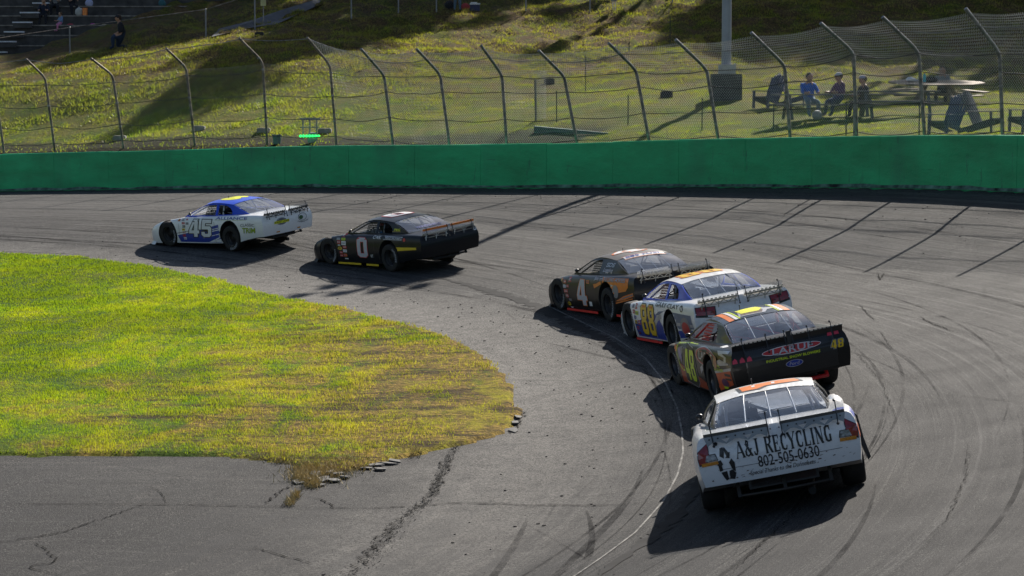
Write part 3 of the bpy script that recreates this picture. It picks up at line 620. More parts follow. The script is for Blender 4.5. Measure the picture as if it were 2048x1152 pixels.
# ================================================================== RACE CARS
AXR, AXF, TR = -1.20, 1.38, 0.345
def lerp_tab(tab, x, k):
    xs_ = [t[0] for t in tab]; return float(np.interp(x, xs_, [t[k] for t in tab]))
ST = sorted([(2.42,.50,.16,.36,.40),(2.37,.68,.14,.44,.48),(2.22,.83,.12,.53,.57),(2.02,.915,.11,.61,.64),(1.72,.96,.12,.70,.70),(1.38,.975,.14,.755,.735),
 (1.0,.975,.14,.80,.785),(.75,.972,.14,.825,.82),(.3,.968,.14,.845,.85),(-.3,.965,.14,.86,.87),(-.9,.97,.15,.88,.89),(-1.25,.975,.16,.893,.90),
 (-1.55,.972,.19,.90,.91),(-1.85,.955,.26,.905,.918),(-2.15,.935,.31,.905,.918),(-2.40,.915,.335,.895,.912)])
def build_body_mesh():
    TOP = [1, .8, .6, .4, .2, 0]
    rings = []
    xs_ = []
    for a_, b_ in zip(ST[:-1], ST[1:]):
        n = max(1, round((b_[0] - a_[0]) / 0.12)); xs_ += [a_[0] + (b_[0] - a_[0]) * k / n for k in range(n)]
    xs_.append(ST[-1][0])
    tailx = lambda z: float(np.interp(z, [.30, .36, .54, .60, .72, .92], [-.045, -.055, -.080, -.085, -.08, 0]))
    tail_rows = None
    for x in xs_:
        w_, zb, zs, zc = (lerp_tab(ST, x, k) for k in (1, 2, 3, 4))
        sh = .87; side = []
        zz = [(1.0 - .04, zb), (.985, min(zb + .12, zs - .2)), (1.0, zb + (zs - zb) * .45), (.992, zb + (zs - zb) * .68), (.972, zs - .085), (.945, zs - .035), (.91, zs - .008)]
        side = [(w_ * f, z) for f, z in zz]
        top = [(w_ * sh * f, zs + (zc - zs) * (1 - f) ** .8 if f < 1 else zs) for f in TOP]
        half = [(0, zb), (w_ * .6, zb)] + side + top
        full = half + [(-y, z) for y, z in half[-2:0:-1]]
        rings.append((x, full, len(half)))
    vs = []; fs = []; n = len(rings[0][1]); nh = rings[0][2]
    for ri, (x, full, _) in enumerate(rings):
        for (y, z) in full:
            dx = tailx(z) * (1 if ri == 0 else 0)
            if ri == 0: dx -= .05 * (1 - (y / .9) ** 2)
            if x > 2.0: dx += .06 * (1 - (y / .9) ** 2) * (x - 2.0) / .4
            vs.append((x + dx, y, z))
    for i in range(len(rings) - 1):
        for k in range(n): fs.append((i*n+k, i*n+(k+1) % n, (i+1)*n+(k+1) % n, (i+1)*n+k))
    fs.append(tuple((len(rings)-1)*n + k for k in range(n)))            # nose cap
    # tail: grid between the side rows (indices 2..8) and the mirrored ones
    ntop = len(TOP); L = list(range(2, 9)); Rr = [n - i for i in L]
    topi = list(range(nh - ntop, nh)) + [n - i for i in range(nh - 2, nh - ntop - 1, -1)]
    rowv = []
    for li, ri_ in zip(L, Rr):
        yl, z = rings[0][1][li]; row = [li]
        for j in range(1, len(topi) + 1):
            f = 1 - 2 * j / (len(topi) + 1); y = yl * f
            vs.append((rings[0][0] + tailx(z) - .05 * (1 - (y / .9) ** 2), y, z)); row.append(len(vs) - 1)
        row.append(ri_); rowv.append(row)
    for a_, b_ in zip(rowv[:-1], rowv[1:]):
        for j in range(len(a_) - 1): fs.append((a_[j], a_[j+1], b_[j+1], b_[j]))
    last = rowv[-1]; tv_ = topi
    fs.append((last[0], last[1], tv_[0]))
    for j in range(len(tv_) - 1): fs.append((last[j+1], last[j+2], tv_[j+1], tv_[j]))
    fs.append((last[-2], last[-1], tv_[-1]))
    bot = [1, 0, n - 1]; first = rowv[0]
    fs.append(tuple(first[::-1][0:1] + first[::-1][1:-1] + first[::-1][-1:] ) + (1, 0, n - 1))
    m_ = MB(); m_.add(vs, fs); me = m_.mesh('body', True, 28)
    o = link('tmp', me)
    cut = MB()
    for ax, rr in ((AXR, .405), (AXF, .40)):
        for sg in (1, -1):
            cut.lathe([(rr, sg * .60), (rr, sg * 1.2)], 40, 'y', Matrix.Translation((ax, 0, .37)))
    cut.box((-.42, 0, .68), (2.30, 1.30, .92)); cut.box((2.0, 0, -.05), (.1, .1, .05))
    c = cut.obj('tmpc', FLATBLK); md = o.modifiers.new('b', 'BOOLEAN'); md.object = c; md.operation = 'DIFFERENCE'; md.solver = 'EXACT'
    dg = bpy.context.evaluated_depsgraph_get(); nm = bpy.data.meshes.new_from_object(o.evaluated_get(dg))
    bpy.data.objects.remove(o); bpy.data.objects.remove(c)
    nm.materials.clear(); nm.materials.append(None); nm.materials.append(None)
    for p in nm.polygons:
        cx, cy, cz = p.center; ins_ = False
        for ax, rr in ((AXR, .405), (AXF, .40)):
            if math.hypot(cx - ax, cz - .37) < rr - .0005 + (.004 if abs(p.normal.y) < .3 else 0) and abs(cy) < .985: ins_ = True
        if -1.575 < cx < .735 and abs(cy) < .655 and cz > .2: ins_ = True
        if cz < .2 and p.normal.z < -.7: ins_ = True
        p.material_index = 1 if ins_ else 0; p.use_smooth = True
    nm.name = 'car_body'; nm.set_sharp_from_angle(angle=R(28)); return nm
FLATBLK = mat('interior_black', (0.018, 0.018, 0.019), 0.7)
def side_y(x, z):
    zb = .86; zt = float(np.interp(x, [-1.7, -1.04, -.5, 0, .8], [.93, 1.155, 1.175, 1.14, .86]))
    yb = float(np.interp(x, [-1.75, -1.2, .8], [.665, .73, .80])); yt = float(np.interp(x, [-1.7, -1.04, 0, .8], [.64, .575, .60, .80]))
    f = 0 if zt - zb < .01 else min(1, max(0, (z - zb) / (1.16 - zb)))
    return yb + (yt - yb) * f
GH_OUT = [(.78,.835),(.55,.93),(.3,1.03),(.08,1.128),(-.02,1.160),(-.25,1.190),(-.5,1.192),(-.8,1.173),(-1.04,1.148),(-1.2,1.105),(-1.4,1.035),(-1.6,.965),(-1.74,.905),(-1.2,.865),(-.6,.85),(0,.84)]
H1 = [(.60,.875),(.12,1.095),(-.05,1.13),(-.40,1.15),(-.45,.875)]
H1B = [(.60,.875),(.12,1.085),(-.05,1.13),(-.62,1.145),(-.80,1.075),(-.86,.96),(-.80,.885)]
H2 = [(-.52,.89),(-.50,1.145),(-.78,1.13),(-.98,1.06),(-1.08,.98),(-1.10,.905)]
def greenhouse_side(holes):
    m_ = MB()
    # refine outline loops
    def dens(P, h=.12):
        out = []
        for i in range(len(P)):
            a_, b_ = Vector((*P[i], 0)), Vector((*P[(i+1) % len(P)], 0)); k = max(1, int((b_ - a_).length / h))
            out += [a_.lerp(b_, j / k) for j in range(k)]
        return out
    loops = [dens(GH_OUT)] + [dens(h, .2) for h in holes]
    tris = tessellate_polygon(loops); flat_ = [p for l in loops for p in l]
    for sg in (1, -1):
        for off in (0, .018):
            m_.add([(p.x, sg * (side_y(p.x, p.y) - off), p.y) for p in flat_], tris)
        base = 0
        for l in loops:
            n = len(l); vs = [(p.x, sg * (side_y(p.x, p.y) - o_), p.y) for p in l for o_ in (0, .018)]
            m_.add(vs, [(2*i, 2*i+1, 2*((i+1) % n)+1, 2*((i+1) % n)) for i in range(n)])
    return m_.mesh('side_panel', True, 30)
def patch(rows, th=0.0):
    nv = len(rows[0]); vs = [p for r_ in rows for p in r_]
    m_ = MB(); m_.add(vs, [tuple(f) for f in grid_faces(len(rows), nv)]); return m_
def roof_mesh():
    rows = []
    for i in range(9):
        x = .02 - 1.08 * i / 8; zt = float(np.interp(x, [-1.06, -.8, -.5, -.25, 0.02], [1.150, 1.178, 1.198, 1.198, 1.163])); yt = float(np.interp(x, [-1.04, 0], [.575, .60]))
        row = []
        for k in range(13):
            f = 1 - 2 * k / 12; y = yt * f; z = zt + .052 * (1 - abs(f) ** 2.6) - .006
            row.append((x - .05 * (1 - f * f) * (1 if i == 8 else 0) + .05 * (1 - f * f) * (1 if i == 0 else 0), y * 1.012, z + .006))
        rows.append(row)
    m_ = patch(rows); vs = list(m_.v); n = len(vs); m_.add([(a_, b_ * .97, c_ - .02) for a_, b_, c_ in vs], [f[::-1] for f in m_.f])
    return m_.mesh('roof', True, 50)
def glass_mesh(rear=True):
    rows = []
    for i in range(9):
        t = i / 8; row = []
        for k in range(15):
            f = 1 - 2 * k / 14; c = 1 - f * f
            if rear:
                x = -1.05 - .05 * c + (-1.72 + 1.05 + .03 * c) * t; z = 1.15 + .05 * (1 - abs(f) ** 2.6) + (.918 - 1.15 - .05 * (1 - abs(f) ** 2.6)) * t + .025 * math.sin(math.pi * t)
                yt = .573 + (.655 - .573) * t
            else:
                x = .02 + .05 * c + (.80 + .22 * c - .02 - .05 * c) * t; z = 1.163 + .05 * (1 - abs(f) ** 2.6) + (.815 - 1.163 - .05 * (1 - abs(f) ** 2.6)) * t + .02 * math.sin(math.pi * t)
                yt = .60 + (.785 - .60) * t
            row.append((x, yt * f, z))
        rows.append(row)
    return patch(rows).mesh('glass', True, 60)
BODY_ME = build_body_mesh()
SIDE_A = greenhouse_side([H1, H2]); SIDE_B = greenhouse_side([H1]); SIDE_C = greenhouse_side([H1B])
ROOF_ME = roof_mesh(); REARG = glass_mesh(True); FRONTG = glass_mesh(False)
def wheel_meshes():
    t = MB(); t.lathe([(.205,.125),(.215,.135),(.24,.135),(.295,.137),(.325,.128),(.340,.105),(.345,.07),(.345,-.07),(.340,-.105),(.325,-.128),(.24,-.135),(.205,-.12)], 40, 'y', close=True)
    tyre = t.mesh('tyre', True, 40)
    r_ = MB(); r_.lathe([(.205,.125),(.222,.118),(.222,.10),(.198,.095),(.19,.05),(.185,-.10),(.205,-.12)], 32, 'y', mi=2, cap=False)
    r_.lathe([(.0,.060),(.03,.060),(.035,.045),(.075,.040),(.10,.015),(.165,.0),(.188,.02),(.188,.012),(.165,-.01),(.0,-.01)], 32, 'y')
    for k in range(5):
        an = 2 * math.pi * k / 5; r_.lathe([(.0,.058),(.012,.058),(.014,.03)], 6, 'y', Matrix.Translation((.058 * math.cos(an), 0, .058 * math.sin(an))))
    for k in range(10):
        an = 2 * math.pi * (k + .5) / 10; r_.ball((.132 * math.cos(an), .004, .132 * math.sin(an)), (.02, .012, .02), 8, 4, mi=1)
    return tyre, r_.mesh('rim', True, 40)
TYRE_ME, RIM_ME = wheel_meshes()
b_ = NB('tyre_rubber'); c_ = b_.coord()
TYRE = b_.done(b_.pbr(b_.mix(b_.ramp(b_.noise(c_, 5, 5, .7), [(.35, 0), (.7, 1)]), (0.008, 0.008, 0.009), (0.026, 0.025, 0.024)), .78, 0, b_.bump(b_.noise(c_, 40, 3), .3, .004)))
def glassmat(name, tint, fac, dif):
    b = NB(name); c = b.coord()
    tr = b.n('BsdfTransparent', i_Color=(*tint, 1)).outputs[0]
    gl = b.n('BsdfGlossy', i_Color=(1, 1, 1, 1), i_Roughness=0.08); b.t.links.new(b.bump(b.noise(c, 2.4, 3), .25, .03), gl.inputs['Normal']); gl = gl.outputs[0]
    df = b.n('BsdfDiffuse', i_Color=(0.50, 0.62, 0.80, 1)).outputs[0]
    sc_ = b.ramp(b.noise(b.mapping(c, (4, 1.4, 4)), 3, 6, .75), [(.40, .35), (.72, 1.6)])
    m1 = b.n('MixShader', i_0=b.math('MULTIPLY', sc_, dif), i_1=tr, i_2=df).outputs[0]
    fr = b.n('LayerWeight', i_Blend=0.3).outputs['Facing']
    return b.done(b.n('MixShader', i_0=b.math('MULTIPLY', b.math('ADD', fr, .25), fac), i_1=m1, i_2=gl).outputs[0])
GLASS = glassmat('lexan', (0.84, 0.90, 0.97), .42, .12)
GLASS_DARK = glassmat('lexan_thin', (0.86, 0.91, 0.98), .36, .05)
CLEAR = glassmat('clear_plastic', (0.88, 0.90, 0.92), .30, .22)
STEEL = mat('grey_steel', (0.16, 0.16, 0.165), 0.4, 0.8, 0.2, 10)
ALU = mat('bare_aluminium', (0.55, 0.54, 0.52), 0.35, 0.9, 0.15, 10)

# decals: flat print laid on the bodywork
_pd = {}
def proj_tree(kind):
    if kind not in _pd:
        vs = []; fs = []
        for me in ([BODY_ME, SIDE_B, ROOF_ME, REARG] if kind == 'all' else [BODY_ME]):
            o = len(vs); vs += [v.co.copy() for v in me.vertices]; fs += [tuple(i + o for i in p.vertices) for p in me.polygons]
        _pd[kind] = BVHTree.FromPolygons(vs, fs)
    return _pd[kind]
RAYS = {'L': lambda u, v: (Vector((-u, 2, v)), Vector((0, -1, 0))), 'R': lambda u, v: (Vector((u, -2, v)), Vector((0, 1, 0))),
        'B': lambda u, v: (Vector((-4, -u, v)), Vector((1, 0, 0))), 'T': lambda u, v: (Vector((v, -u, 3)), Vector((0, 0, -1)))}
def text_mesh(txt, bold=0.0, shear=0.0, spacing=1.0):
    cu = bpy.data.curves.new('t', 'FONT'); cu.body = txt; cu.offset = bold * .42; cu.shear = shear; cu.resolution_u = 3; cu.space_character = spacing
    o = bpy.data.objects.new('t', cu); COL.objects.link(o); dg = bpy.context.evaluated_depsgraph_get()
    me = bpy.data.meshes.new_from_object(o.evaluated_get(dg)); vs = [(v.co.x, v.co.y) for v in me.vertices]; fs = [tuple(p.vertices) for p in me.polygons]
    bpy.data.objects.remove(o); bpy.data.curves.remove(cu); bpy.data.meshes.remove(me)
    return vs, fs
DG = {'0': [[(0,.12),(.12,0),(.48,0),(.6,.12),(.6,.88),(.48,1),(.12,1),(0,.88)], [(.2,.2),(.2,.8),(.4,.8),(.4,.2)]],
 '8': [[(0,.1),(.1,0),(.5,0),(.6,.1),(.6,.42),(.50,.5),(.6,.58),(.6,.9),(.5,1),(.1,1),(0,.9),(0,.58),(.10,.5),(0,.42)], [(.2,.17),(.2,.41),(.4,.41),(.4,.17)], [(.2,.59),(.2,.83),(.4,.83),(.4,.59)]],
 '4': [[(.30,0),(.52,0),(.52,.20),(.62,.20),(.62,.38),(.52,.38),(.52,1),(.24,1),(0,.38),(0,.20),(.30,.20)], [(.30,.38),(.15,.38),(.30,.80)]],
 '5': [[(0,.12),(.12,0),(.48,0),(.6,.12),(.6,.52),(.5,.63),(.2,.63),(.2,.80),(.57,.80),(.57,1),(0,1),(0,.44),(.37,.44),(.40,.41),(.40,.22),(.37,.19),(.22,.19),(.2,.22),(.2,.30),(0,.30)]]}
def digit_mesh(txt, off=0.0, shear=0.0, gap=.74):
    """block racing numerals with open counters"""
    cu = bpy.data.curves.new('n', 'CURVE'); cu.dimensions = '2D'; cu.fill_mode = 'BOTH'; cu.offset = off
    for i, ch in enumerate(txt):
        for lp in DG[ch]:
            s_ = cu.splines.new('POLY'); s_.points.add(len(lp) - 1); s_.use_cyclic_u = True
            for k, (x, y) in enumerate(lp): s_.points[k].co = (x + y * shear + i * gap, y, 0, 1)
    o = bpy.data.objects.new('n', cu); COL.objects.link(o); dg = bpy.context.evaluated_depsgraph_get()
    me = bpy.data.meshes.new_from_object(o.evaluated_get(dg)); vs = [(v.co.x, v.co.y) for v in me.vertices]; fs = [tuple(p.vertices) for p in me.polygons]
    bpy.data.objects.remove(o); bpy.data.curves.remove(cu); bpy.data.meshes.remove(me); return vs, fs
def dnum(car, side, txt, box, m, shear=0, outline=None, ol=.03, out2=None, name='number', lift=.009, gap=.74):
    v0, f0 = digit_mesh(txt, 0, shear, gap); w0 = max(a[0] for a in v0) - min(a[0] for a in v0); x0 = min(a[0] for a in v0)
    su = (box[2] - box[0]) / w0; sv = box[3] - box[1]
    for mm, o_, lf in ((out2, ol * 1.9, lift - .004), (outline, ol, lift - .002), (m, 0, lift)):
        if mm is None: continue
        vs, fs = digit_mesh(txt, o_, shear, gap)
        if not vs: continue
        decal(car, side, [(box[0] + (x - x0) * su, box[1] + y * sv) for x, y in vs], fs, mm, name, lf)
def fit(vs, box, rot=0.0, arc=0.0):
    """box (u0,v0,u1,v1)"""
    xs_ = [v[0] for v in vs]; ys_ = [v[1] for v in vs]; x0, x1, y0, y1 = min(xs_), max(xs_), min(ys_), max(ys_)
    u0, v0, u1, v1 = box; out = []
    for x, y in vs:
        f = (x - x0) / (x1 - x0 or 1); g = (y - y0) / (y1 - y0 or 1)
        u = u0 + (u1 - u0) * f; v = v0 + (v1 - v0) * g + arc * (1 - (2*f-1)**2)
        out.append((u, v))
    if rot:
        cu, cv = (u0 + u1) / 2, (v0 + v1) / 2; c, s_ = math.cos(rot), math.sin(rot)
        out = [(cu + (u-cu)*c - (v-cv)*s_, cv + (u-cu)*s_ + (v-cv)*c) for u, v in out]
    return out
def decal(car, side, vs, fs, m, name='decal', lift=0.004, label=None, tree='all'):
    """print a 2-D shape on the panel; u runs as one reads it, v is up"""
    bm = bmesh.new(); bv = [bm.verts.new((u, v, 0)) for u, v in vs]
    for f in fs:
        try: bm.faces.new([bv[i] for i in f])
        except ValueError: pass
    bmesh.ops.triangulate(bm, faces=bm.faces)
    lim = .055 if name in ('side_graphic', 'stripe', 'sponsor_oval') else .11
    for _ in range(6 if lim < .1 else 3):
        es = [e for e in bm.edges if e.calc_length() > lim]
        if not es: break
        bmesh.ops.subdivide_edges(bm, edges=es, cuts=1)
        bmesh.ops.triangulate(bm, faces=bm.faces)
    t = proj_tree(tree); dead = []
    for v in bm.verts:
        o_, d_ = RAYS[side](v.co.x, v.co.y); h = t.ray_cast(o_, d_)
        if h[0] is not None and not (side in 'LR' and abs(h[0].y) < .86 and h[0].z < .86) and not (side == 'T' and h[0].z < .8 and h[0].x < .8):
            n_ = h[1] if h[1].dot(d_) < 0 else -h[1]; v.co = h[0] + n_ * lift - d_ * .001
        else: dead.append(v)
    if dead: bmesh.ops.delete(bm, geom=dead, context='VERTS')
    me = bpy.data.meshes.new(name); bm.to_mesh(me); bm.free(); me.materials.append(m)
    o = link(name, me, car['root'], car['RB'])
    if label: o['label'] = label
    return o
def dtext(car, side, txt, box, m, bold=.02, shear=0, rot=0, arc=0, spacing=1, name='lettering', lift=.006, outline=None, ol=.05, label=None, out2=None):
    if out2: vs, fs = text_mesh(txt, bold + ol * 1.8, shear, spacing); decal(car, side, _ofit(txt, bold, bold + ol*1.8, shear, spacing, vs, box, rot, arc), fs, out2, name, lift - .003)
    if outline: vs, fs = text_mesh(txt, bold + ol, shear, spacing); decal(car, side, _ofit(txt, bold, bold + ol, shear, spacing, vs, box, rot, arc), fs, outline, name, lift - .0015)
    vs, fs = text_mesh(txt, bold, shear, spacing); return decal(car, side, fit(vs, box, rot, arc), fs, m, name, lift, label)
def _ofit(txt, b0, b1, shear, sp_, vs, box, rot, arc):
    v0, _ = text_mesh(txt, b0, shear, sp_); w0 = max(a[0] for a in v0) - min(a[0] for a in v0); h0 = max(a[1] for a in v0) - min(a[1] for a in v0)
    w1 = max(a[0] for a in vs) - min(a[0] for a in vs); h1 = max(a[1] for a in vs) - min(a[1] for a in vs)
    du = (box[2] - box[0]) * (w1 / w0 - 1) / 2; dv = (box[3] - box[1]) * (h1 / h0 - 1) / 2
    return fit(vs, (box[0]-du, box[1]-dv, box[2]+du, box[3]+dv), rot, arc)
def dpoly(car, side, pts, m, name='stripe', lift=.0035, label=None): return decal(car, side, pts, [tuple(range(len(pts)))], m, name, lift, label)
def oval(cu, cv, ru, rv, rot=0, n=28):
    c, s_ = math.cos(rot), math.sin(rot)
    return [(cu + ru*math.cos(a)*c - rv*math.sin(a)*s_, cv + ru*math.cos(a)*s_ + rv*math.sin(a)*c) for a in [2*math.pi*k/n for k in range(n)]]
def rect(u0, v0, u1, v1, sk=0.0, rz=0.0): return [(u0, v0), (u1, v0 + rz), (u1 + sk, v1 + rz), (u0 + sk, v1)]
SIL2 = flat('print_pale_silver', (.50,.51,.56)); BLK = flat('print_black', (0.012, 0.013, 0.016)); WHT = flat('print_white', (0.78, 0.78, 0.78)); SIL = mat('print_silver', (0.50, 0.51, 0.55), .35, .5)
RED = flat('print_red', (0.50, 0.025, 0.025)); YEL = flat('print_yellow', (0.75, 0.52, 0.02)); ORG = flat('print_orange', (0.80, 0.20, 0.015))
BLU = flat('print_blue', (0.02, 0.05, 0.34)); GRN = flat('print_green', (0.28, 0.42, 0.02)); LIM = flat('print_lime', (0.62, 0.76, 0.01)); GRY = flat('print_grey', (0.22, 0.22, 0.24))
SKY = flat('print_lightblue', (0.25, 0.5, 0.75)); TAN = mat('bare_tan_metal', (0.42, 0.39, 0.33), .45, .5); FLR = mat('fluorescent_red', (0.85, 0.03, 0.025), .4); FLY = mat('bright_yellow', (0.80, 0.80, 0.01), .4)
TLR = mat('tail_lamp_red', (0.28, 0.012, 0.02), .18, 0, .2, 20, .8); TLA = mat('tail_lamp_amber', (0.65, 0.25, 0.02), .25, 0, .2, 30, .8); TLC = mat('tail_lamp_clear', (0.32, 0.36, 0.42), .2, .3, .5, 25, .8)

STICK = [('GOODYEAR', GRY, WHT), ('ACT', RED, WHT), ('MOOG', RED, WHT), ('FSB', BLK, WHT), ('WIX', YEL, BLK), ('VP', RED, WHT), ('NAPA', BLU, WHT), ('Sunoco', RED, WHT)]
def sticker(car, side, box, bgm, fgm, txt, rnd=False):
    u0, v0, u1, v1 = box; cu, cv = (u0+u1)/2, (v0+v1)/2
    dpoly(car, side, oval(cu, cv, (u1-u0)/2, (v1-v0)/2, n=16) if rnd else rect(*box), bgm, 'sticker', .004)
    if txt:
        k = .12 * (u1-u0); q = .24 * (v1-v0); vs, fs = text_mesh(txt, .02); decal(car, side, fit(vs, (u0+k, v0+q, u1-k, v1-q)), fs, fgm, 'sticker', .0065)

def driver(M, suit, helm, label):
    m_ = MB(); up = Matrix.Identity(4)
    o = body_figure([('p',(0,0,0),.15),('b',(-.03,0,.24),.15),('c',(-.06,0,.44),.17),('n',(-.04,0,.56),.06),('h',(-.02,0,.68),.09),
      ('sl',(-.05,.19,.46),.07),('el',(.15,.27,.28),.05),('wl',(.38,.18,.36),.035),('hl',(.44,.12,.38),.035),('sr',(-.05,-.19,.46),.07),('er',(.15,-.27,.28),.05),('wr',(.38,-.18,.36),.035),('hr',(.44,-.12,.38),.035),
      ('kl',(.42,.14,.10),.08),('al',(.80,.12,-.05),.05),('kr',(.42,-.14,.10),.08),('ar',(.80,-.12,-.05),.05)],
      [(0,1),(1,2),(2,3),(3,4),(2,5),(5,6),(6,7),(7,8),(2,9),(9,10),(10,11),(11,12),(0,13),(13,14),(0,15),(15,16)], suit, suit, suit)
    o.name = 'person'; o.matrix_world = M; tag(o, label, 'person', 'drivers seated in the race cars')
    h = MB(); h.ball((-.01, 0, .71), (.145, .125, .15), 16, 10); h.box((.10, 0, .70), (.07, .20, .07), mi=1)
    h.obj('helmet', [helm, BLK], o, True, 50)
    return o
def body_figure(J, E, shirt, pants, skin, lowcut=None, name='person'):
    """one continuous skinned body; J (name, pos, radius), E bone list"""
    me = bpy.data.meshes.new(name); me.from_pydata([j[1] for j in J], E, []); o = bpy.data.objects.new(name, me); COL.objects.link(o)
    md = o.modifiers.new('s', 'SKIN'); sub = o.modifiers.new('u', 'SUBSURF'); sub.levels = 1; sub.render_levels = 1
    if not me.skin_vertices: 
        bm = bmesh.new(); bm.from_mesh(me); bm.verts.layers.skin.verify(); bm.to_mesh(me); bm.free()
    for k, j in enumerate(J):
        me.skin_vertices[0].data[k].radius = (j[2], j[2]); me.skin_vertices[0].data[k].use_root = (k == 0)
    dg = bpy.context.evaluated_depsgraph_get(); nm = bpy.data.meshes.new_from_object(o.evaluated_get(dg)); bpy.data.objects.remove(o)
    nm.materials.clear(); [nm.materials.append(k) for k in (shirt, pants, skin)]
    kinds = {'p': 1, 'b': 0, 'c': 0, 's': 0, 'e': 0, 'w': 2, 'h': 2, 'n': 2, 'k': 1, 'a': 1, 'f': 1}
    P = [(Vector(j[1]), kinds[j[0][0]]) for j in J]
    segs = [(P[a_], P[b_]) for a_, b_ in E]
    for p in nm.polygons:
        best = None
        for (A, ka), (B, kb) in segs:
            d = B - A; t = max(0, min(1, (p.center - A).dot(d) / (d.length_squared or 1))); dist = (p.center - A.lerp(B, t)).length
            if best is None or dist < best[0]: best = (dist, ka if t < .55 else kb)
        p.material_index = best[1]; p.use_smooth = True
    return link(name, nm)
def spoiler(car, kind, rail, strut, z0=.915, hh=.14, slab=None):
    root, RB = car['root'], car['RB']; x0 = -2.42; tilt = -.05
    z0 -= .03
    bow = lambda y: x0 - .045 * (1 - (y / .9) ** 2)
    m_ = MB()
    if slab:   # full black plate, rivets along its edge
        vs = []; n = 14
        for k in range(n):
            y = .86 - 1.72 * k / (n - 1); e = 1 - max(0, abs(y) - .70) * 2.2
            for dx, z in ((-.006, .84), (.012, .84), (-.03, .955 + .02 * min(1, e)), (-.012, .955 + .02 * min(1, e))): vs.append((bow(y) + dx + (.0 if z < .9 else -.012) + .02 * (z < .9), y, z))
        fs = []
        for k in range(n - 1):
            for a_, b2 in ((0, 1), (1, 3), (3, 2), (2, 0)): fs.append((4*k+a_, 4*k+b2, 4*k+4+b2, 4*k+4+a_))
        fs += [(0, 1, 3, 2), (4*n-4, 4*n-3, 4*n-1, 4*n-2)]
        m_.add(vs, fs); sp = m_.obj('spoiler', slab, root, True, 40, RB)
        r_ = MB()
        for k in range(26):
            y = .84 - 1.68 * k / 25; r_.box((bow(y) - .045, y, .965), (.02, .045, .012))
        r_.obj('edge_trim', ALU, sp)
    else:
        sp = None
        for y0, y1 in ((-.80, -.065), (.065, .80)):
            m_ = MB(); xa, xb = bow(y0) - .02, bow(y1) - .02
            vs = [(bow(y) - .02 + dx, y, z0 + .022 + dz) for y in np.linspace(y0, y1, 6) for dx, dz in ((-.006, -.018), (.006, -.018), (.006, .018), (-.006, .018))]
            m_.add(vs, [(4*k+j, 4*k+(j+1) % 4, 4*k+4+(j+1) % 4, 4*k+4+j) for k in range(5) for j in range(4)] + [(0, 1, 2, 3), (20, 21, 22, 23)])
            sp = m_.obj('spoiler', rail, root, False, 35, RB) if sp is None else (m_.obj('rail_half', rail, sp), sp)[1]
        for y0, y1 in ((-.80, -.05), (.05, .80)):
            vs = []
            for y in np.linspace(y0, y1, 6): vs += [(bow(y) - .02, y, z0 + .03), (bow(y) - .05, y, z0 + hh)]
            q = MB(); q.add(vs, [(2*i, 2*i+1, 2*i+3, 2*i+2) for i in range(5)]); q.obj('clear_blade', CLEAR, sp)
            if kind == 'orange':
                q = MB(); q.bar((bow(y0) - .048, y0, z0 + hh), (bow(y1) - .048, y1, z0 + hh), .016, .05); q.obj('top_rail', ORG, sp)
        if kind in ('truss', 'orange'):   # zigzag brace behind the blade
            q = MB()
            for y0, y1 in ((-.78, -.09), (.09, .78)):
                n = 8; ysg = np.linspace(y0, y1, n + 1)
                for k in range(n):
                    za, zb_ = (z0 + .01, z0 - .055) if k % 2 else (z0 - .055, z0 + .01)
                    if k % 4 in (0, 3) or kind == 'truss': q.bar((bow(ysg[k]) - .075, ysg[k], za), (bow(ysg[k+1]) - .075, ysg[k+1], zb_), .012, .014)
                q.bar((bow(y0) - .07, y0, z0 + .03), (bow(y1) - .07, y1, z0 + .03), .014, .018); q.bar((bow(y0) - .085, y0, z0 - .05), (bow(y1) - .085, y1, z0 - .05), .010, .012)
                for y in np.linspace(y0, y1, 10): q.box((bow(y) - .05, y, z0 + .055), (.014, .045, .018))
                for y in (y0 + .04, (y0 + y1) / 2, y1 - .04): q.bar((bow(y) - .08, y, z0 + .01), (bow(y) - .095, y + .03, z0 - .11), .012, .012)
            q.obj('zigzag_brace', strut, sp)
        elif kind == 'plate':             # scalloped grey brace plate with triangular holes
            q = MB()
            for y0, y1 in ((-.80, -.065), (.065, .80)):
                P = [(y0, z0 + .01)]; n = 3
                for k in range(n + 1):
                    y = y0 + (y1 - y0) * k / n
                    if k: P.append((y - .10, z0 - .055))
                    P.append((y if 0 < k < n else y + (.03 if k == 0 else -.03), z0 - .095))
                    if k < n: P.append((y + .10, z0 - .055))
                P.append((y1, z0 + .01)); holes = []
                for k in range(n + 1):
                    y = y0 + (y1 - y0) * k / n
                    if 0 < k < n: holes.append([(y - .05, z0 - .035), (y, z0 - .08), (y + .05, z0 - .035)])
                lp = [[Vector((a_, b2, 0)) for a_, b2 in P]] + [[Vector((a_, b2, 0)) for a_, b2 in h] for h in holes]
                tr = tessellate_polygon(lp); q.add([(bow(p.x) - .088 - (z0 - p.y) * .35, p.x, p.y) for l in lp for p in l], tr)
            q.obj('brace_plate', mat('brace_grey', (0.30, 0.31, 0.31), .5, .3), sp)
            q = MB()
            for y in np.linspace(-.74, .74, 16): q.ball((bow(y) - .095, y, z0 - .02), .010, 6, 4)
            q.obj('bolt', BLK, sp)
    for y in ((-.70, -.075, .075, .70) if kind != 'slab' else (-.66, -.30, -.05, .06, .34, .70)):
        q = MB(); q.bar((bow(y) - .055, y * 1.02, z0 + hh + .02), (bow(y) - .12, y, z0 - .10), .012, .012); q.ball((bow(y) - .12, y, z0 - .10), .017, 8, 5); q.box((bow(y) - .055, y, z0 + hh + .02), (.015, .018, .03))
        q.obj('strut', BLK, sp)
    if kind == 'slab':
        q = MB(); q.box((bow(0) - .07, .0, z0 + .05), (.03, .07, .20)); q.obj('centre_post', BLK, sp)
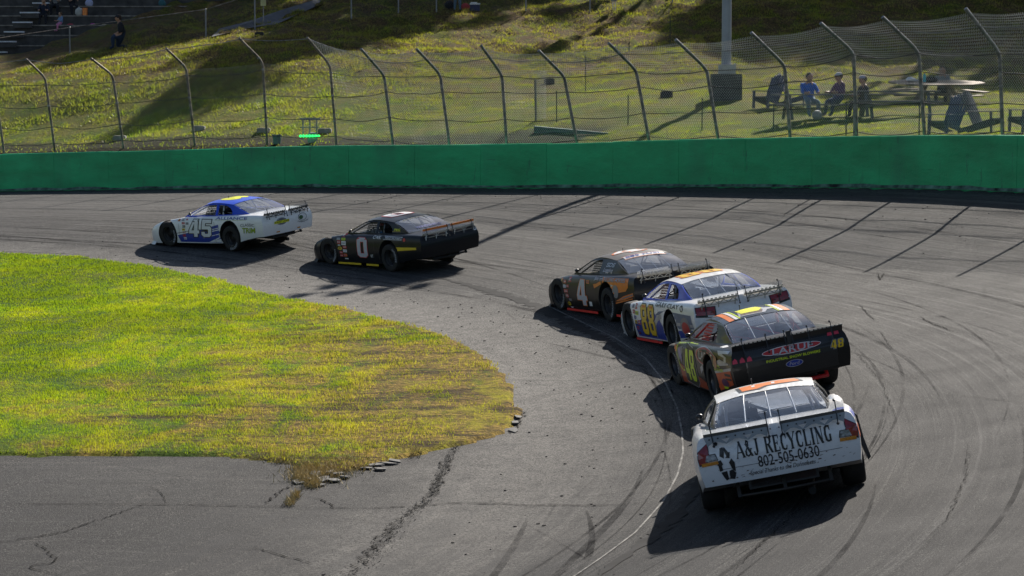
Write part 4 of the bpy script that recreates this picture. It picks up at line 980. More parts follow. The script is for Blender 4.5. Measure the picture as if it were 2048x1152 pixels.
    return sp
def make_car(name_label, fitpose, cols, side_me, sp_kind, cage, opts):
    pos, fwd, up, rake, roll = fitpose
    # settle the car on the asphalt under its four wheels
    f = Vector((fwd[0], fwd[1], 0)).normalized(); l = Vector((-f.y, f.x, 0)); P = Vector((pos[0], pos[1], 0)); pts = []
    for ax in (AXF, AXR):
        for sg in (1, -1):
            q = P + f * ax + l * (sg * .82); pts.append(Vector((q.x, q.y, float(gz(q.x, q.y)[0]))))
    fx = ((pts[0] + pts[1]) - (pts[2] + pts[3])).normalized(); ly = ((pts[0] + pts[2]) - (pts[1] + pts[3])).normalized()
    uz = fx.cross(ly).normalized(); ly = uz.cross(fx).normalized(); ctr = (pts[0] + pts[1] + pts[2] + pts[3]) / 4 - fx * ((AXF + AXR) / 2)
    M = Matrix(((fx.x, ly.x, uz.x, ctr.x), (fx.y, ly.y, uz.y, ctr.y), (fx.z, ly.z, uz.z, ctr.z + .006), (0, 0, 0, 1)))
    root = thing('race_car', None, name_label, 'race car', M=M, group='race cars rounding the turn')
    RB = Matrix.Translation((0, 0, .35)) @ Matrix.Rotation(rake, 4, 'Y') @ Matrix.Rotation(roll, 4, 'X') @ Matrix.Translation((0, 0, -.35))
    car = dict(root=root, RB=RB, M=M); bodyc, ghc, roofc = cols
    me = BODY_ME.copy(); me.materials[0] = bodyc; me.materials[1] = FLATBLK; link('body', me, root, RB)
    me = side_me.copy(); me.materials.append(ghc); link('side_frame', me, root, RB)
    me = ROOF_ME.copy(); me.materials.append(roofc); rf = link('roof', me, root, RB)
    me = REARG.copy(); me.materials.append(opts.get('glass', GLASS)); rw = link('rear_window', me, root, RB)
    me = FRONTG.copy(); me.materials.append(CLEAR); link('windshield', me, root, RB)
    for k in range(3):                          # straps holding the rear window
        y = (-.27, 0, .27)[k]; q = MB(); q.tube([(-1.06 - .05, y * .95, 1.195), (-1.25, y, 1.145), (-1.5, y * 1.05, 1.03), (-1.70, y * 1.1, .93)], .009, 4); q.obj('window_strap', mat('strap_grey', (0.42, 0.43, 0.45), .5), root, M=RB)
    q = MB()                                    # rivet row round the rear window
    for sg in (1, -1):
        for k in range(9): t = k / 8; q.ball((-1.07 - .63 * t, sg * (.562 + .08 * t), 1.158 - .232 * t + .02 * math.sin(math.pi * t)), .006, 5, 3)
    tag(q.obj('window_screws', ALU, root, M=RB), kind='stuff')
    for ax in (AXF, AXR):
        for sg in (1, -1):
            wm = Matrix.Translation((ax, sg * .83, TR)) @ (Matrix.Rotation(R(180), 4, 'Z') if sg < 0 else Matrix.Identity(4))
            if ax == AXF: wm = wm @ Matrix.Rotation(R(opts.get('steer', 3)), 4, 'Z') @ Matrix.Rotation(R(-3 * sg if sg > 0 else -3), 4, 'X')
            wm = wm @ Matrix.Rotation(R(random.uniform(0, 70)), 4, 'Y')
            me = RIM_ME.copy(); me.materials.append(opts.get('rim', mat('rim_dark', (.016, .016, .018), .45, .3))); me.materials.append(FLATBLK); me.materials.append(mat('rim_lip', (.16, .16, .17), .35, .7)); wh = link('wheel', me, root, wm)
            me = TYRE_ME.copy(); me.materials.append(TYRE); link('tyre', me, wh)
            if sg > 0:                           # maker's lettering moulded in pale print on the sidewall
                vs, fs = text_mesh('HOOSIER', .03, .15, 1.1); vv = fit(vs, (0, 0, 1, 1)); a0 = R(random.uniform(150, 230))
                q = MB(); q.add([((.243 + .058*v) * math.cos(a0 + u * 1.35), .1385, (.243 + .058*v) * math.sin(a0 + u * 1.35)) for u, v in vv], fs)
                q.obj('sidewall_lettering', mat('tyre_print', (0.48, 0.50, 0.55), .7, 0, .5, 30), wh)
    # interior: cage, seat, wheel, dash
    q = MB()
    hoop = [(-.62,.60,.22),(-.62,.60,.9),(-.60,.53,1.10),(-.60,.40,1.155),(-.60,-.40,1.155),(-.60,-.53,1.10),(-.62,-.60,.9),(-.62,-.60,.22)]
    q.tube(hoop, .022, 8)
    for sg in (1, -1):
        q.tube([(-.60, sg*.50, 1.12), (-.1, sg*.53, 1.12), (.10, sg*.55, 1.08), (.62, sg*.70, .84), (.66, sg*.70, .3)], .020, 8)
        q.tube([(-.60, sg*.45, 1.12), (-1.0, sg*.50, 1.02), (-1.5, sg*.52, .80)], .018, 8)
        for z_ in (.40, .55, .70): q.tube([(-.62, sg*.62, z_), (.64, sg*.70, z_)], .018, 6)
    q.tube([(-.62, .55, .95), (-.62, -.55, .60)], .018, 6); q.tube([(-.62, .55, .72), (-.62, -.55, .72)], .018, 6); q.tube([(-.60, .40, 1.14), (-1.45, -.35, .80)], .018, 6); q.tube([(.08, .54, 1.09), (.08, -.54, 1.09)], .018, 6)
    q.obj('roll_cage', cage, root, True, 50, RB)
    q = MB(); q.box((-.52, .36, .62), (.08, .48, .75), rot=Matrix.Rotation(R(-14), 3, 'Y')); q.box((-.30, .36, .30), (.50, .46, .10)); q.box((-.42, .60, .55), (.30, .04, .40)); q.box((-.42, .12, .55), (.30, .04, .40)); q.box((-.56, .36, 1.0), (.10, .30, .16)); q.box((-.48, .53, .98), (.20, .03, .13)); q.box((-.48, .19, .98), (.20, .03, .13))
    q.obj('seat', opts.get('seat', BLK), root, M=RB)
    q = MB(); q.lathe([(.165, -.012), (.18, 0), (.165, .012), (.15, 0)], 24, 'x', Matrix.Translation((.12, .36, .80)) @ Matrix.Rotation(R(-18), 4, 'Y'), True); q.bar((.12, .36, .80), (.45, .36, .70), .03)
    for k in range(3): an = 2.1 * k + 1.57; q.bar((.12, .36, .80), (.12 + .03*math.sin(an), .36 + .165*math.cos(an), .80 + .165*math.sin(an)), .02, .01)
    q.obj('steering_wheel', BLK, root, M=RB)
    q = MB(); q.box((.60, 0, .72), (.05, 1.25, .22)); q.box((-1.58, 0, .56), (.02, 1.25, .60)); q.obj('dashboard', opts.get('dash', mat('dash_alu', (.38, .38, .38), .5)), root, M=RB)
    # window net on the driver's side: crossed webbing
    q = MB(); nc = opts.get('net', BLK)
    for k in range(6): z_ = .885 + .043 * k; q.bar((-.42, side_y(-.42, z_) - .03, z_), (-.02 - .02*k*.3, side_y(-.05, z_) - .03, z_), .004, .022)
    for k in range(7): x_ = -.42 + .065 * k; q.bar((x_, side_y(x_, .87) - .032, .875), (x_ - .02, side_y(x_, 1.12) - .032, 1.12), .02, .004)
    q.obj('window_net', nc, root, M=RB)
    # under the tail: fuel cell, bumper bar, axle, exhaust, diffuser strakes
    q = MB(); q.box((-1.98, 0, .33), (.62, .80, .24)); q.box((-2.28, 0, .33), (.02, .74, .20), mi=1); q.obj('fuel_cell', [mat('fuel_cell_dark', (0.03, 0.03, 0.035), .5), opts.get('cell', mat('fuel_cell_red', (0.035, 0.008, 0.008), .5))], root, M=RB)
    q = MB(); bz = opts.get('barz', .27); q.tube([(-2.30, .52, bz + .10), (-2.40, .52, bz), (-2.42, 0, bz - .01), (-2.40, -.52, bz), (-2.30, -.52, bz + .10)], opts.get('barr', .02), 8)
    for y in (.52, 0, -.52): q.bar((-2.30, y, bz + .16), (-2.41, y, bz - .02), .04, .05)
    q.obj('bumper_bar', opts.get('bar', FLATBLK), root, True, 50, RB)
    q = MB(); q.tube([(AXR, .72, TR), (AXR, -.72, TR)], .05, 10); q.ball((AXR, -.05, TR), .14, 12, 8); q.tube([(AXR - .1, .4, .22), (.6, .4, .2)], .03, 6); q.obj('rear_axle', FLATBLK, root, True, 50)
    q = MB(); q.tube([(-.8, -.35, .16), (-1.9, -.30, .15), (-2.1, -.30, .15)], .045, 10); q.obj('exhaust', FLATBLK, root, True, 50)
    q = MB(); vs = []
    for x_, w_ in ((1.95, .93), (2.15, .88), (2.32, .76), (2.46, .50), (2.52, .0), (2.46, -.50), (2.32, -.76), (2.15, -.88), (1.95, -.93)): vs += [(x_ + .05, w_ * 1.02, .075), (x_, w_ * .96, .17)]
    q.add(vs, [(2*i, 2*i+1, 2*i+3, 2*i+2) for i in range(8)]); q.obj('front_valance', opts.get('valance', bodyc), root, M=RB)
    if 'skirt' in opts:
        for x0_, x1_ in opts['skirt'][1]:
            q = MB(); q.bar((x0_, .968, .118), (x1_, .962, .118), .012, .045); q.obj('rocker_strip', opts['skirt'][0], root, M=RB)
    spoiler(car, sp_kind, opts.get('rail', BLK), opts.get('strut', BLK), slab=opts.get('slab'))
    q = MB(); q.tube([(-.35, .12, 1.24), (-.36, .12, 1.32)], .006, 5); q.ball((-.36, .12, 1.32), .012, 6, 4); q.obj('antenna', BLK, root, M=RB)
    q = MB(); q.ball((.50, .83, .93), (.04, .05, .035), 10, 6); q.bar((.50, .80, .86), (.50, .83, .92), .012); q.obj('mirror', BLK, root, True, 50, RB)
    # door and hood seams, pins
    q = MB()
    for x_, z0_, z1_ in ((.86, .16, .80), (-.62, .16, .86)):
        q.add([(x_ + dx, .9785, z) for z in (z0_, z1_ - .12) for dx in (-.004, .004)], [(0, 1, 3, 2)])
    q.obj('panel_seam', BLK, root, M=RB)
    if opts.get('driver'):
        driver(M @ RB @ Matrix.Translation((-.34, .36, .36)), *opts['driver'])
    return car
POSES = {
 '45': ((-7.82, 63.34), (-.751, .659), None, R(2.1), R(1.0)), '0': ((-3.05, 58.37), (-.643, .765), None, R(1.8), R(-.7)),
 '4': ((2.40, 47.60), (-.369, .930), None, R(2.3), R(-1.2)), '88': ((3.53, 42.57), (-.253, .967), None, R(2.5), R(-2.6)),
 '48': ((3.87, 36.40), (-.159, .987), None, R(1.5), R(-1.4)), '11': ((3.29, 27.90), (.070, .998), None, R(2.7), R(-.5))}
P_WHITE = paint('white_paint', (0.86, 0.86, 0.86), dirt=.26); P_BLACK = paint('black_paint', (0.008, 0.009, 0.012), dirt=.04, coat=.15, spec=.25); P_BLUE = paint('blue_paint', (0.003, 0.060, 0.60), dirt=.08, coat=.2, spec=.3); P_DARK = paint('charcoal_paint', (0.006, 0.005, 0.005), dirt=.05, coat=.15, spec=.25)
P_NAVY = paint('dark_blue_paint', (0.008, 0.024, 0.052), dirt=.05, coat=.25, spec=.35); P_WORN = paint('worn_white_paint', (0.84, 0.85, 0.87), dirt=.42); P_SMOKE = paint('smoky_paint', (0.016, 0.014, 0.013), dirt=.06, coat=.15, spec=.25)

FLY2 = flat('print_gold', (0.78, 0.50, 0.01))
# ---- blue and white 45
c45 = make_car('white stock car with blue roof pillars and number 45, leading the line', POSES['45'], (P_WHITE, P_BLUE, P_BLUE), SIDE_A, 'truss', mat('cage_white', (.5, .5, .5), .4),
  dict(rail=BLK, strut=BLK, valance=P_WHITE, driver=(BLK, flat('helmet_grey', (.25, .27, .3)), 'driver with grey helmet inside the blue and white car 45'), dash=mat('dash_pale', (.5, .5, .5), .5)))
dpoly(c45, 'L', [(-.86,.17),(.80,.17),(.80,.40),(.76,.66),(.45,.60),(-.1,.50),(-.96,.36)], BLU, 'side_graphic', .003)
dpoly(c45, 'L', [(-.97,.375),(-.45,.455),(.10,.555),(.10,.535),(-.45,.435),(-.97,.355)], WHT, 'stripe', .005); dpoly(c45, 'L', [(-.97,.42),(-.42,.49),(-.42,.478),(-.97,.405)], BLK, 'stripe', .005)
dpoly(c45, 'L', [(.40,.52),(.80,.585),(.80,.565),(.40,.50)], WHT, 'stripe', .005); dpoly(c45, 'L', [(.40,.475),(.80,.54),(.80,.515),(.40,.45)], WHT, 'stripe', .005); dpoly(c45, 'L', [(.10,.30),(.80,.42),(.80,.40),(.10,.285)], WHT, 'stripe', .005)
dpoly(c45, 'L', [(.30,.18),(.80,.33),(.80,.30),(.62,.245),(.80,.27),(.80,.18)], WHT, 'stripe', .005)
dnum(c45, 'L', '45', (-.46, .32, .50, .79), WHT, .12, BLK, .045, gap=.76)
dtext(c45, 'L', 'ALLIANCE', (.66, .800, 1.92, .864), BLU, .04, 0); dtext(c45, 'L', 'BUILDING & SECURITY', (.64, .778, 1.90, .796), GRN, .03, .1)
dtext(c45, 'L', 'CLASSIC', (1.66, .60, 2.18, .68), GRY, .03, 0, arc=.02); dtext(c45, 'L', 'TRIM', (1.72, .44, 2.20, .58), GRN, .05, .15, outline=BLK, ol=.03)
k = 0
for (u, v), (t, bgm, fg) in zip([(-.93,.74),(-.76,.75),(-.60,.77),(-.74,.66),(-.58,.65),(-.72,.57),(-.74,.485),(-.72,.40),(-.74,.32),(-.72,.24)], [('FSB',RED,YEL),('SIMPSON',GRY,WHT),('ACT',RED,WHT),('VP',RED,WHT),('',GRY,BLK),('MOOG',BLK,WHT),('WIX',YEL,BLK),('NAPA',RED,WHT),('Shop',RED,BLU),('Kate',WHT,BLU)]):
    sticker(c45, 'L', (u, v, u + .12, v + .062), bgm, fg, t)
dpoly(c45, 'B', oval(-.26, .66, .19, .095), GRY, 'sponsor_badge', .004); dpoly(c45, 'B', oval(-.26, .66, .16, .07), mat('print_slate', (.10, .11, .13), .4), 'sponsor_badge', .006)
dpoly(c45, 'B', rect(-.53, .615, .0, .685, .02, .0), FLY, 'sponsor_banner', .008); dtext(c45, 'B', 'SUNSET LAWN', (-.51, .628, -.0, .675), BLK, .04, .1, lift=.011)
dpoly(c45, 'B', oval(.52, .66, .17, .10), BLK, 'sponsor_badge', .004); dpoly(c45, 'B', oval(.52, .66, .155, .087), WHT, 'sponsor_badge', .006); dpoly(c45, 'B', oval(.46, .655, .08, .055), flat('print_forest', (.03, .10, .03)), 'sponsor_badge', .008)
dtext(c45, 'B', 'Kirby W.', (.30, .765, .72, .815), BLK, .03, 0, arc=.03); dtext(c45, 'B', 'Company LLC', (.32, .54, .74, .585), BLK, .03, 0, arc=-.03)
dpoly(c45, 'T', oval(-.10, -.42, .26, .34), BLK, 'roof_badge', .003); dpoly(c45, 'T', oval(-.10, -.42, .25, .33), FLY, 'roof_badge', .005); dpoly(c45, 'T', oval(.25, -.45, .16, .26), FLY, 'roof_badge', .005)
dpoly(c45, 'T', rect(-.12, -.30, -.095, -.55, .03), BLK, 'roof_badge', .008)
for u in (-.46, .30): dpoly(c45, 'B', rect(u, .38, u + .12, .41), TLA, 'marker_lamp', .005)

# ---- black 0
c0 = make_car('glossy black stock car with number 0 and orange spoiler rail', POSES['0'], (P_BLACK, P_BLACK, P_BLACK), SIDE_A, 'orange', STEEL,
  dict(rail=ALU, strut=ALU, valance=P_BLACK, skirt=(YEL, [(.98, .02), (-.22, -.72)]), driver=(flat('suit_blue', (.05, .18, .35)), flat('helmet_red', (.25, .06, .08)), 'driver in blue suit inside the black car 0'), net=P_BLACK))
dnum(c0, 'L', '0', (-.10, .30, .32, .79), SIL2, 0, RED, .03)
dtext(c0, 'L', 'VT', (.42, .30, .54, .38), WHT, .02); dtext(c0, 'L', 'CWK', (.58, .782, .92, .855), WHT, .05, .2); dpoly(c0, 'L', rect(1.02, .778, 1.76, .862, .03), SIL2, 'sponsor_banner', .004); dtext(c0, 'L', 'CONCRETE', (1.08, .790, 1.74, .852), BLK, .04, .15, lift=.008)
dtext(c0, 'L', 'P&G', (1.16, .955, 1.40, 1.01), FLY, .05, .15); dpoly(c0, 'L', rect(1.10, .935, 1.42, .942), YEL, 'stripe')
dpoly(c0, 'L', [(1.42,.50),(2.30,.56),(2.30,.615),(1.40,.60)], YEL, 'stripe', .004); dpoly(c0, 'L', oval(1.86, .79, .05, .045), RED, 'fuel_filler', .004)
dpoly(c0, 'L', [(-.74,.86),(-.16,1.105),(-.13,1.10),(-.70,.85)], YEL, 'stripe', .004)
for (u, v, w_, h_), (t, bgm, fg) in zip([(-.98,.70,.16,.06),(-.76,.775,.13,.09),(-.95,.61,.15,.08),(-.77,.70,.17,.06),(-.77,.58,.19,.10),(-.92,.56,.10,.03),(-.93,.45,.18,.09),(-.72,.50,.17,.06),(-.72,.40,.16,.07),(-.88,.36,.14,.06),(-.88,.28,.14,.06),(-.72,.29,.14,.07),(-.70,.22,.15,.03)],
   [('SUNOCO',GRY,WHT),('ACT',RED,WHT),('MOOG',RED,WHT),('BILSTEIN',LIM,BLK),('CRANE',WHT,GRY),('',WHT,BLK),('WIX',YEL,BLK),('VP',RED,WHT),('C3S',WHT,BLU),('Tailor',RED,WHT),('FAST',RED,WHT),('BRK',ORG,BLU),('',WHT,WHT)]):
    sticker(c0, 'L', (u, v, u + w_, v + h_), bgm, fg, t, t == 'WIX')
dtext(c0, 'L', 'James', (-1.66, .70, -1.40, .745), SKY, .02, .2)
dnum(c0, 'T', '0', (-.34, -.72, .34, -.22), WHT, 0, RED, .04, name='roof_number')
dnum(c0, 'B', '0', (.76, .76, .88, .885), WHT, name='tail_number'); dtext(c0, 'T', 'www.blacktopconcrete.com', (-.40, -1.21, .42, -1.15), YEL, .03, .1, lift=.012); dtext(c0, 'T', 'WINDSHIELD', (-.35, -1.66, .45, -1.58), BLU, .05, 0, lift=.012)

# ---- black and orange 4
c4 = make_car('dark stock car with orange stripes and number 4, third in line', POSES['4'], (P_DARK, P_BLACK, mat('roof_matt_grey', (.030, .030, .034), .55)), SIDE_B, 'truss', STEEL,
  dict(rail=TAN, strut=TAN, valance=P_BLACK, skirt=(FLR, [(.93, -.66), (-1.62, -1.95)]), driver=(BLK, BLK, 'driver with black helmet inside the dark car 4'), dash=mat('dash_tan', (.4, .34, .25), .5)))
dnum(c4, 'L', '4', (-.30, .24, .20, .77), SIL2, 0, ORG, .025); dpoly(c4, 'L', rect(.26, .24, .40, .33), WHT, 'sticker'); 
dpoly(c4, 'L', [(1.02,.74),(1.02,.86),(2.22,.87),(2.22,.70),(2.12,.62),(1.50,.54),(1.30,.50),(1.36,.62),(1.5,.66),(1.2,.68)], ORG, 'stripe', .003); dpoly(c4, 'L', [(.55,.70),(.72,.72),(.95,.78),(.98,.72),(.62,.62)], ORG, 'stripe', .003)
dpoly(c4, 'L', [(1.62,.40),(2.0,.52),(2.42,.60),(2.42,.53),(2.0,.44)], ORG, 'stripe', .003); dpoly(c4, 'L', [(1.74,.425),(2.0,.495),(2.40,.575),(2.40,.545)], GRY, 'stripe', .006); dpoly(c4, 'L', [(1.45,.32),(2.36,.47),(2.36,.49),(1.45,.35)], ORG, 'stripe', .003)
dpoly(c4, 'L', [(1.08,.68),(1.45,.735),(1.60,.72),(1.25,.61)], SIL, 'horse_picture', .006); dpoly(c4, 'L', oval(1.68, .60, .13, .13), GRY, 'horse_picture', .007)
dtext(c4, 'L', 'Johns Farm', (.62, .77, 1.06, .86), SIL, .03, .2, outline=RED, ol=.03, lift=.009); dtext(c4, 'L', 'PULLING HORSES', (1.12, .785, 2.10, .860), SIL2, .03, 0, outline=BLK, ol=.04, lift=.011)
dtext(c4, 'L', 'SDS', (.66, 1.02, 1.08, 1.10), SIL, .05, .15, outline=BLK, ol=.03); dtext(c4, 'L', 'Logging', (.60, .90, 1.06, 1.0), SIL, .02, .25, outline=RED, ol=.03)
for (u, v, w_, h_), (t, bgm, fg) in zip([(-1.22,.68,.16,.08),(-1.0,.66,.15,.07),(-.74,.70,.15,.10),(-1.02,.57,.16,.06),(-.84,.58,.12,.06),(-.98,.47,.2,.07),(-.92,.36,.17,.09),(-.78,.30,.14,.05),(-.88,.20,.16,.08),(-.80,.12,.18,.05),(.20,.70,.15,.07)],
   [('FSB',ORG,YEL),('VP',RED,WHT),('ACT',RED,WHT),('SUNOCO',WHT,BLU),('MOOG',RED,WHT),('Coffee',RED,WHT),('NAPA',RED,WHT),('',GRY,WHT),('WIX',YEL,BLK),('CRB',WHT,RED),('FSB',ORG,BLU)]):
    sticker(c4, 'L', (u, v, u + w_, v + h_), bgm, fg, t, t in ('WIX', 'NAPA'))
dnum(c4, 'T', '4', (-.40, -.66, .30, -.20), WHT, 0, ORG, .04, name='roof_number')
dpoly(c4, 'T', rect(-.44, -1.17, .44, -1.02), WHT, 'window_banner', .010); dtext(c4, 'T', 'E85 FUEL', (-.40, -1.145, .40, -1.045), BLU, .04, .1, lift=.014)
for z_ in (-1.18, -1.02): dpoly(c4, 'T', rect(-.46, z_ - .012, .46, z_ + .004), ORG, 'window_banner', .012)

# ---- white and blue 88
c88 = make_car('white stock car with blue pillars and yellow number 88', POSES['88'], (P_WHITE, P_BLUE, P_WHITE), SIDE_A, 'truss', STEEL,
  dict(rail=TAN, strut=TAN, valance=P_WHITE, skirt=(FLR, [(.96, -.30), (-.36, -.55)]), driver=(BLK, flat('helmet_white', (.5, .5, .5)), 'driver inside the white and blue car 88'), net=flat('net_maroon', (.12, .01, .02)), dash=mat('dash_pale', (.5, .5, .5), .5)))
dpoly(c88, 'L', [(-.86,.17),(.80,.17),(.80,.40),(.60,.56),(.30,.66),(.30,.30),(-.50,.22),(-.93,.42)], BLU, 'side_graphic', .003)
dpoly(c88, 'L', [(.30,.60),(.60,.70),(.90,.72),(2.30,.69),(2.36,.45),(1.60,.43),(1.0,.74),(.62,.64)], mat('print_steel_blue', (.13, .17, .27), .4), 'side_graphic', .003)
dpoly(c88, 'L', [(.28,.50),(.46,.60),(.74,.66),(.74,.58),(.52,.52),(.36,.42),(.30,.20),(.24,.20)], SIL, 'stripe', .005); dpoly(c88, 'L', [(1.5,.55),(2.34,.53),(2.34,.48),(1.54,.49)], SIL, 'stripe', .005); dpoly(c88, 'L', [(1.55,.40),(2.30,.42),(2.28,.30),(1.60,.26)], BLU, 'side_graphic', .003)
dnum(c88, 'L', '88', (-.48, .23, .30, .79), FLY2, 0, BLK, .04); 
for u0, u1 in ((-.42, -.16), (.02, .26)): dpoly(c88, 'L', rect(u0 + .03, .735, u1 - .03, .775), ORG, 'number_shade', .011)
dtext(c88, 'L', 'GARY CLAY', (.40, .785, 1.76, .862), BLK, .035, .1); dpoly(c88, 'L', oval(1.88, .80, .07, .06), BLK, 'sponsor_badge', .004); dpoly(c88, 'L', oval(1.89, .79, .03, .03), WHT, 'sponsor_badge', .006)
dpoly(c88, 'L', oval(2.0, .48, .22, .17), GRY, 'sponsor_badge', .007); dpoly(c88, 'L', oval(2.0, .45, .16, .12), RED, 'sponsor_badge', .009)
for (u, v, w_, h_), (t, bgm, fg) in zip([(-1.02,.70,.14,.07),(-.84,.69,.14,.10),(-.98,.60,.14,.07),(-.82,.58,.19,.07),(-.92,.50,.13,.06),(-.90,.41,.14,.07),(-.72,.40,.16,.08),(-.84,.30,.12,.06),(-.80,.21,.12,.05)],
   [('SUN',GRY,BLU),('ACT',RED,WHT),('MOOG',RED,WHT),('BILSTEIN',LIM,BLU),('FSB',BLU,WHT),('WIX',YEL,BLK),('VP',RED,WHT),('NAPA',RED,BLU),('BRK',BLK,RED)]):
    sticker(c88, 'L', (u, v, u + w_, v + h_), bgm, fg, t)
dnum(c88, 'T', '88', (-.40, -.70, .36, -.22), FLY2, 0, ORG, .05, name='roof_number')
for sg in (1, -1):
    dpoly(c88, 'B', [(sg*.50,.80),(sg*.87,.83),(sg*.89,.66),(sg*.52,.60)][::sg], BLK, 'tail_lamp', .004); dpoly(c88, 'B', [(sg*.52,.79),(sg*.68,.80),(sg*.68,.67),(sg*.54,.65)][::sg], TLR, 'tail_lamp', .007); dpoly(c88, 'B', [(sg*.70,.80),(sg*.86,.815),(sg*.87,.69),(sg*.70,.67)][::sg], TLR, 'tail_lamp', .007)
    dpoly(c88, 'B', [(sg*.55,.645),(sg*.67,.665),(sg*.67,.635),(sg*.56,.62)][::sg], WHT, 'tail_lamp', .007)

# ---- black 48
c48 = make_car('black stock car with red lower bar and yellow number 48', POSES['48'], (P_SMOKE, P_NAVY, P_NAVY), SIDE_C, 'slab', mat('cage_red', (.65, .03, .03), .4),
  dict(slab=paint('slab_black', (.012, .012, .013), rough=.4, dirt=.2), valance=P_BLACK, bar=mat('bar_red', (.55, .02, .02), .4), barz=.25, barr=.03, driver=(flat('suit_dark_orange', (.10, .05, .03)), flat('helmet_dark', (.12, .10, .06)), 'driver in dark orange suit inside the black car 48'), net=flat('net_red', (.65, .02, .02))))
dpoly(c48, 'B', [(-.93,.30),(.93,.30),(.93,.90),(.9,.92),(-.9,.92),(-.93,.90)], mat('tail_black', (.014, .014, .015), .35, 0, .1, 6, .4), 'tail_panel', .003)
TR48 = 'all'
dpoly(c48, 'L', [(-.86,.17),(.80,.17),(.80,.30),(.30,.22),(-.30,.30),(-.80,.48)], flat('print_rust', (.45, .07, .02)), 'side_graphic', .003); dpoly(c48, 'L', [(1.62,.24),(2.34,.38),(2.36,.62),(1.56,.52)], flat('print_flame', (.70, .10, .015)), 'side_graphic', .003)
dpoly(c48, 'L', [(-1.90,.58),(-1.0,.66),(-.86,.72),(-1.05,.76),(-1.9,.66)], ORG, 'side_graphic', .003); dpoly(c48, 'L', [(1.54,.505),(2.40,.60),(2.42,.645),(1.52,.54)], SIL, 'stripe', .006)
dpoly(c48, 'L', [(.62,.42),(.80,.50),(.80,.58),(.60,.52)], SIL, 'stripe', .005); dpoly(c48, 'L', [(1.42,.60),(2.3,.68),(2.3,.70),(2.0,.69),(1.9,.74),(1.44,.66)], SIL, 'stripe', .005); dpoly(c48, 'L', [(1.75,.86),(2.3,.88),(2.28,.84),(2.0,.83),(2.2,.79),(2.2,.70),(2.1,.70),(2.1,.78),(1.85,.80)], SIL, 'stripe', .005)
dpoly(c48, 'L', [(-.96,.74),(-.93,.80),(-.2,.845),(.35,.86),(.35,.845),(-.2,.83),(-.90,.78),(-.93,.60),(-.95,.60)], LIM, 'stripe', .005); dpoly(c48, 'L', [(-.94,.62),(-.80,.44),(-.62,.36),(-.50,.38),(-.52,.40),(-.62,.385),(-.78,.46),(-.92,.64)], LIM, 'stripe', .005)
dpoly(c48, 'L', [(-.90,.72),(-.52,.78),(-.55,.66),(-.86,.50)], GRY, 'side_graphic', .004); dpoly(c48, 'L', [(-.84,.70),(-.72,.74),(-.60,.60),(-.66,.50)], flat('print_violet', (.30, .25, .45)), 'side_graphic', .006)
dpoly(c48, 'L', [(-.54,.20),(-.50,.80),(-.40,.84),(.18,.80),(.30,.60),(.34,.24),(.10,.14)], SIL, 'number_back', .005); dpoly(c48, 'L', [(-.52,.215),(-.48,.79),(-.38,.825),(.165,.785),(.28,.60),(.32,.25),(.10,.155)], mat('print_brown', (.05, .045, .04), .4), 'number_back', .007)
dnum(c48, 'L', '48', (-.42, .25, .22, .75), LIM, .04, BLK, .03, lift=.011)
dpoly(c48, 'L', oval(1.02, .715, .66, .15), SIL, 'sponsor_oval', .005); dpoly(c48, 'L', oval(1.02, .715, .64, .136), RED, 'sponsor_oval', .0065); dpoly(c48, 'L', oval(1.05, .712, .58, .112), mat('print_black_green', (.02, .03, .02), .4), 'sponsor_oval', .008)
dtext(c48, 'L', 'LARUE', (.60, .655, 1.50, .785), SIL, .05, .12, outline=BLK, ol=.02, lift=.011); dpoly(c48, 'L', oval(1.66, .68, .09, .10), flat('print_bear', (.45, .18, .08)), 'sponsor_badge', .012)
dtext(c48, 'L', 'INDUSTRIAL', (1.52, .615, 1.88, .655), LIM, .04, lift=.009); dtext(c48, 'L', 'SNOW BLOWERS', (1.50, .555, 2.02, .60), LIM, .04, lift=.009)
dpoly(c48, 'L', rect(2.05, .50, 2.32, .54), BLK, 'sticker', .008); dpoly(c48, 'L', rect(2.05, .44, 2.32, .47), BLK, 'sticker', .008); dpoly(c48, 'L', oval(1.98, .385, .15, .07), flat('print_plum', (.12, .02, .10)), 'sponsor_badge', .008); dpoly(c48, 'L', rect(1.86, .29, 2.1, .33), LIM, 'sticker', .009)
dpoly(c48, 'B', oval(.02, .762, .46, .062), WHT, 'sponsor_oval', .006); dpoly(c48, 'B', oval(.02, .762, .45, .052), RED, 'sponsor_oval', .008)
dtext(c48, 'B', 'LARUE', (-.29, .715, .36, .805), SIL2, .04, .12, outline=BLK, ol=.02, lift=.013, spacing=1.1)
dtext(c48, 'B', 'INDUSTRIAL SNOW BLOWERS', (-.40, .625, .44, .665), LIM, .04, .1, lift=.008)
dpoly(c48, 'B', oval(.02, .545, .135, .052), SIL, 'maker_badge', .006); dpoly(c48, 'B', oval(.02, .545, .125, .044), BLU, 'maker_badge', .008); dtext(c48, 'B', 'Ford', (-.06, .522, .10, .570), SIL, .02, .2, lift=.011)
dnum(c48, 'B', '48', (.62, .635, .83, .755), FLY2, .15, BLK, .04, SIL, name='tail_number', lift=.011)
for sg in (-1, 1):
    for k in range(3):
        u = sg * (.64 + .11 * k) ; h_ = 0
        dpoly(c48, 'B', [(u - .04, .70 + (.13 if sg > 0 else 0)), (u + .04, .70 + (.13 if sg > 0 else 0)), (u + .035, .745 + (.13 if sg > 0 else 0)), (u + .01, .775 + (.13 if sg > 0 else 0)), (u - .03, .745 + (.13 if sg > 0 else 0))], mat('print_pink_red', (.62, .04, .08), .4), 'tail_lamp', .008)
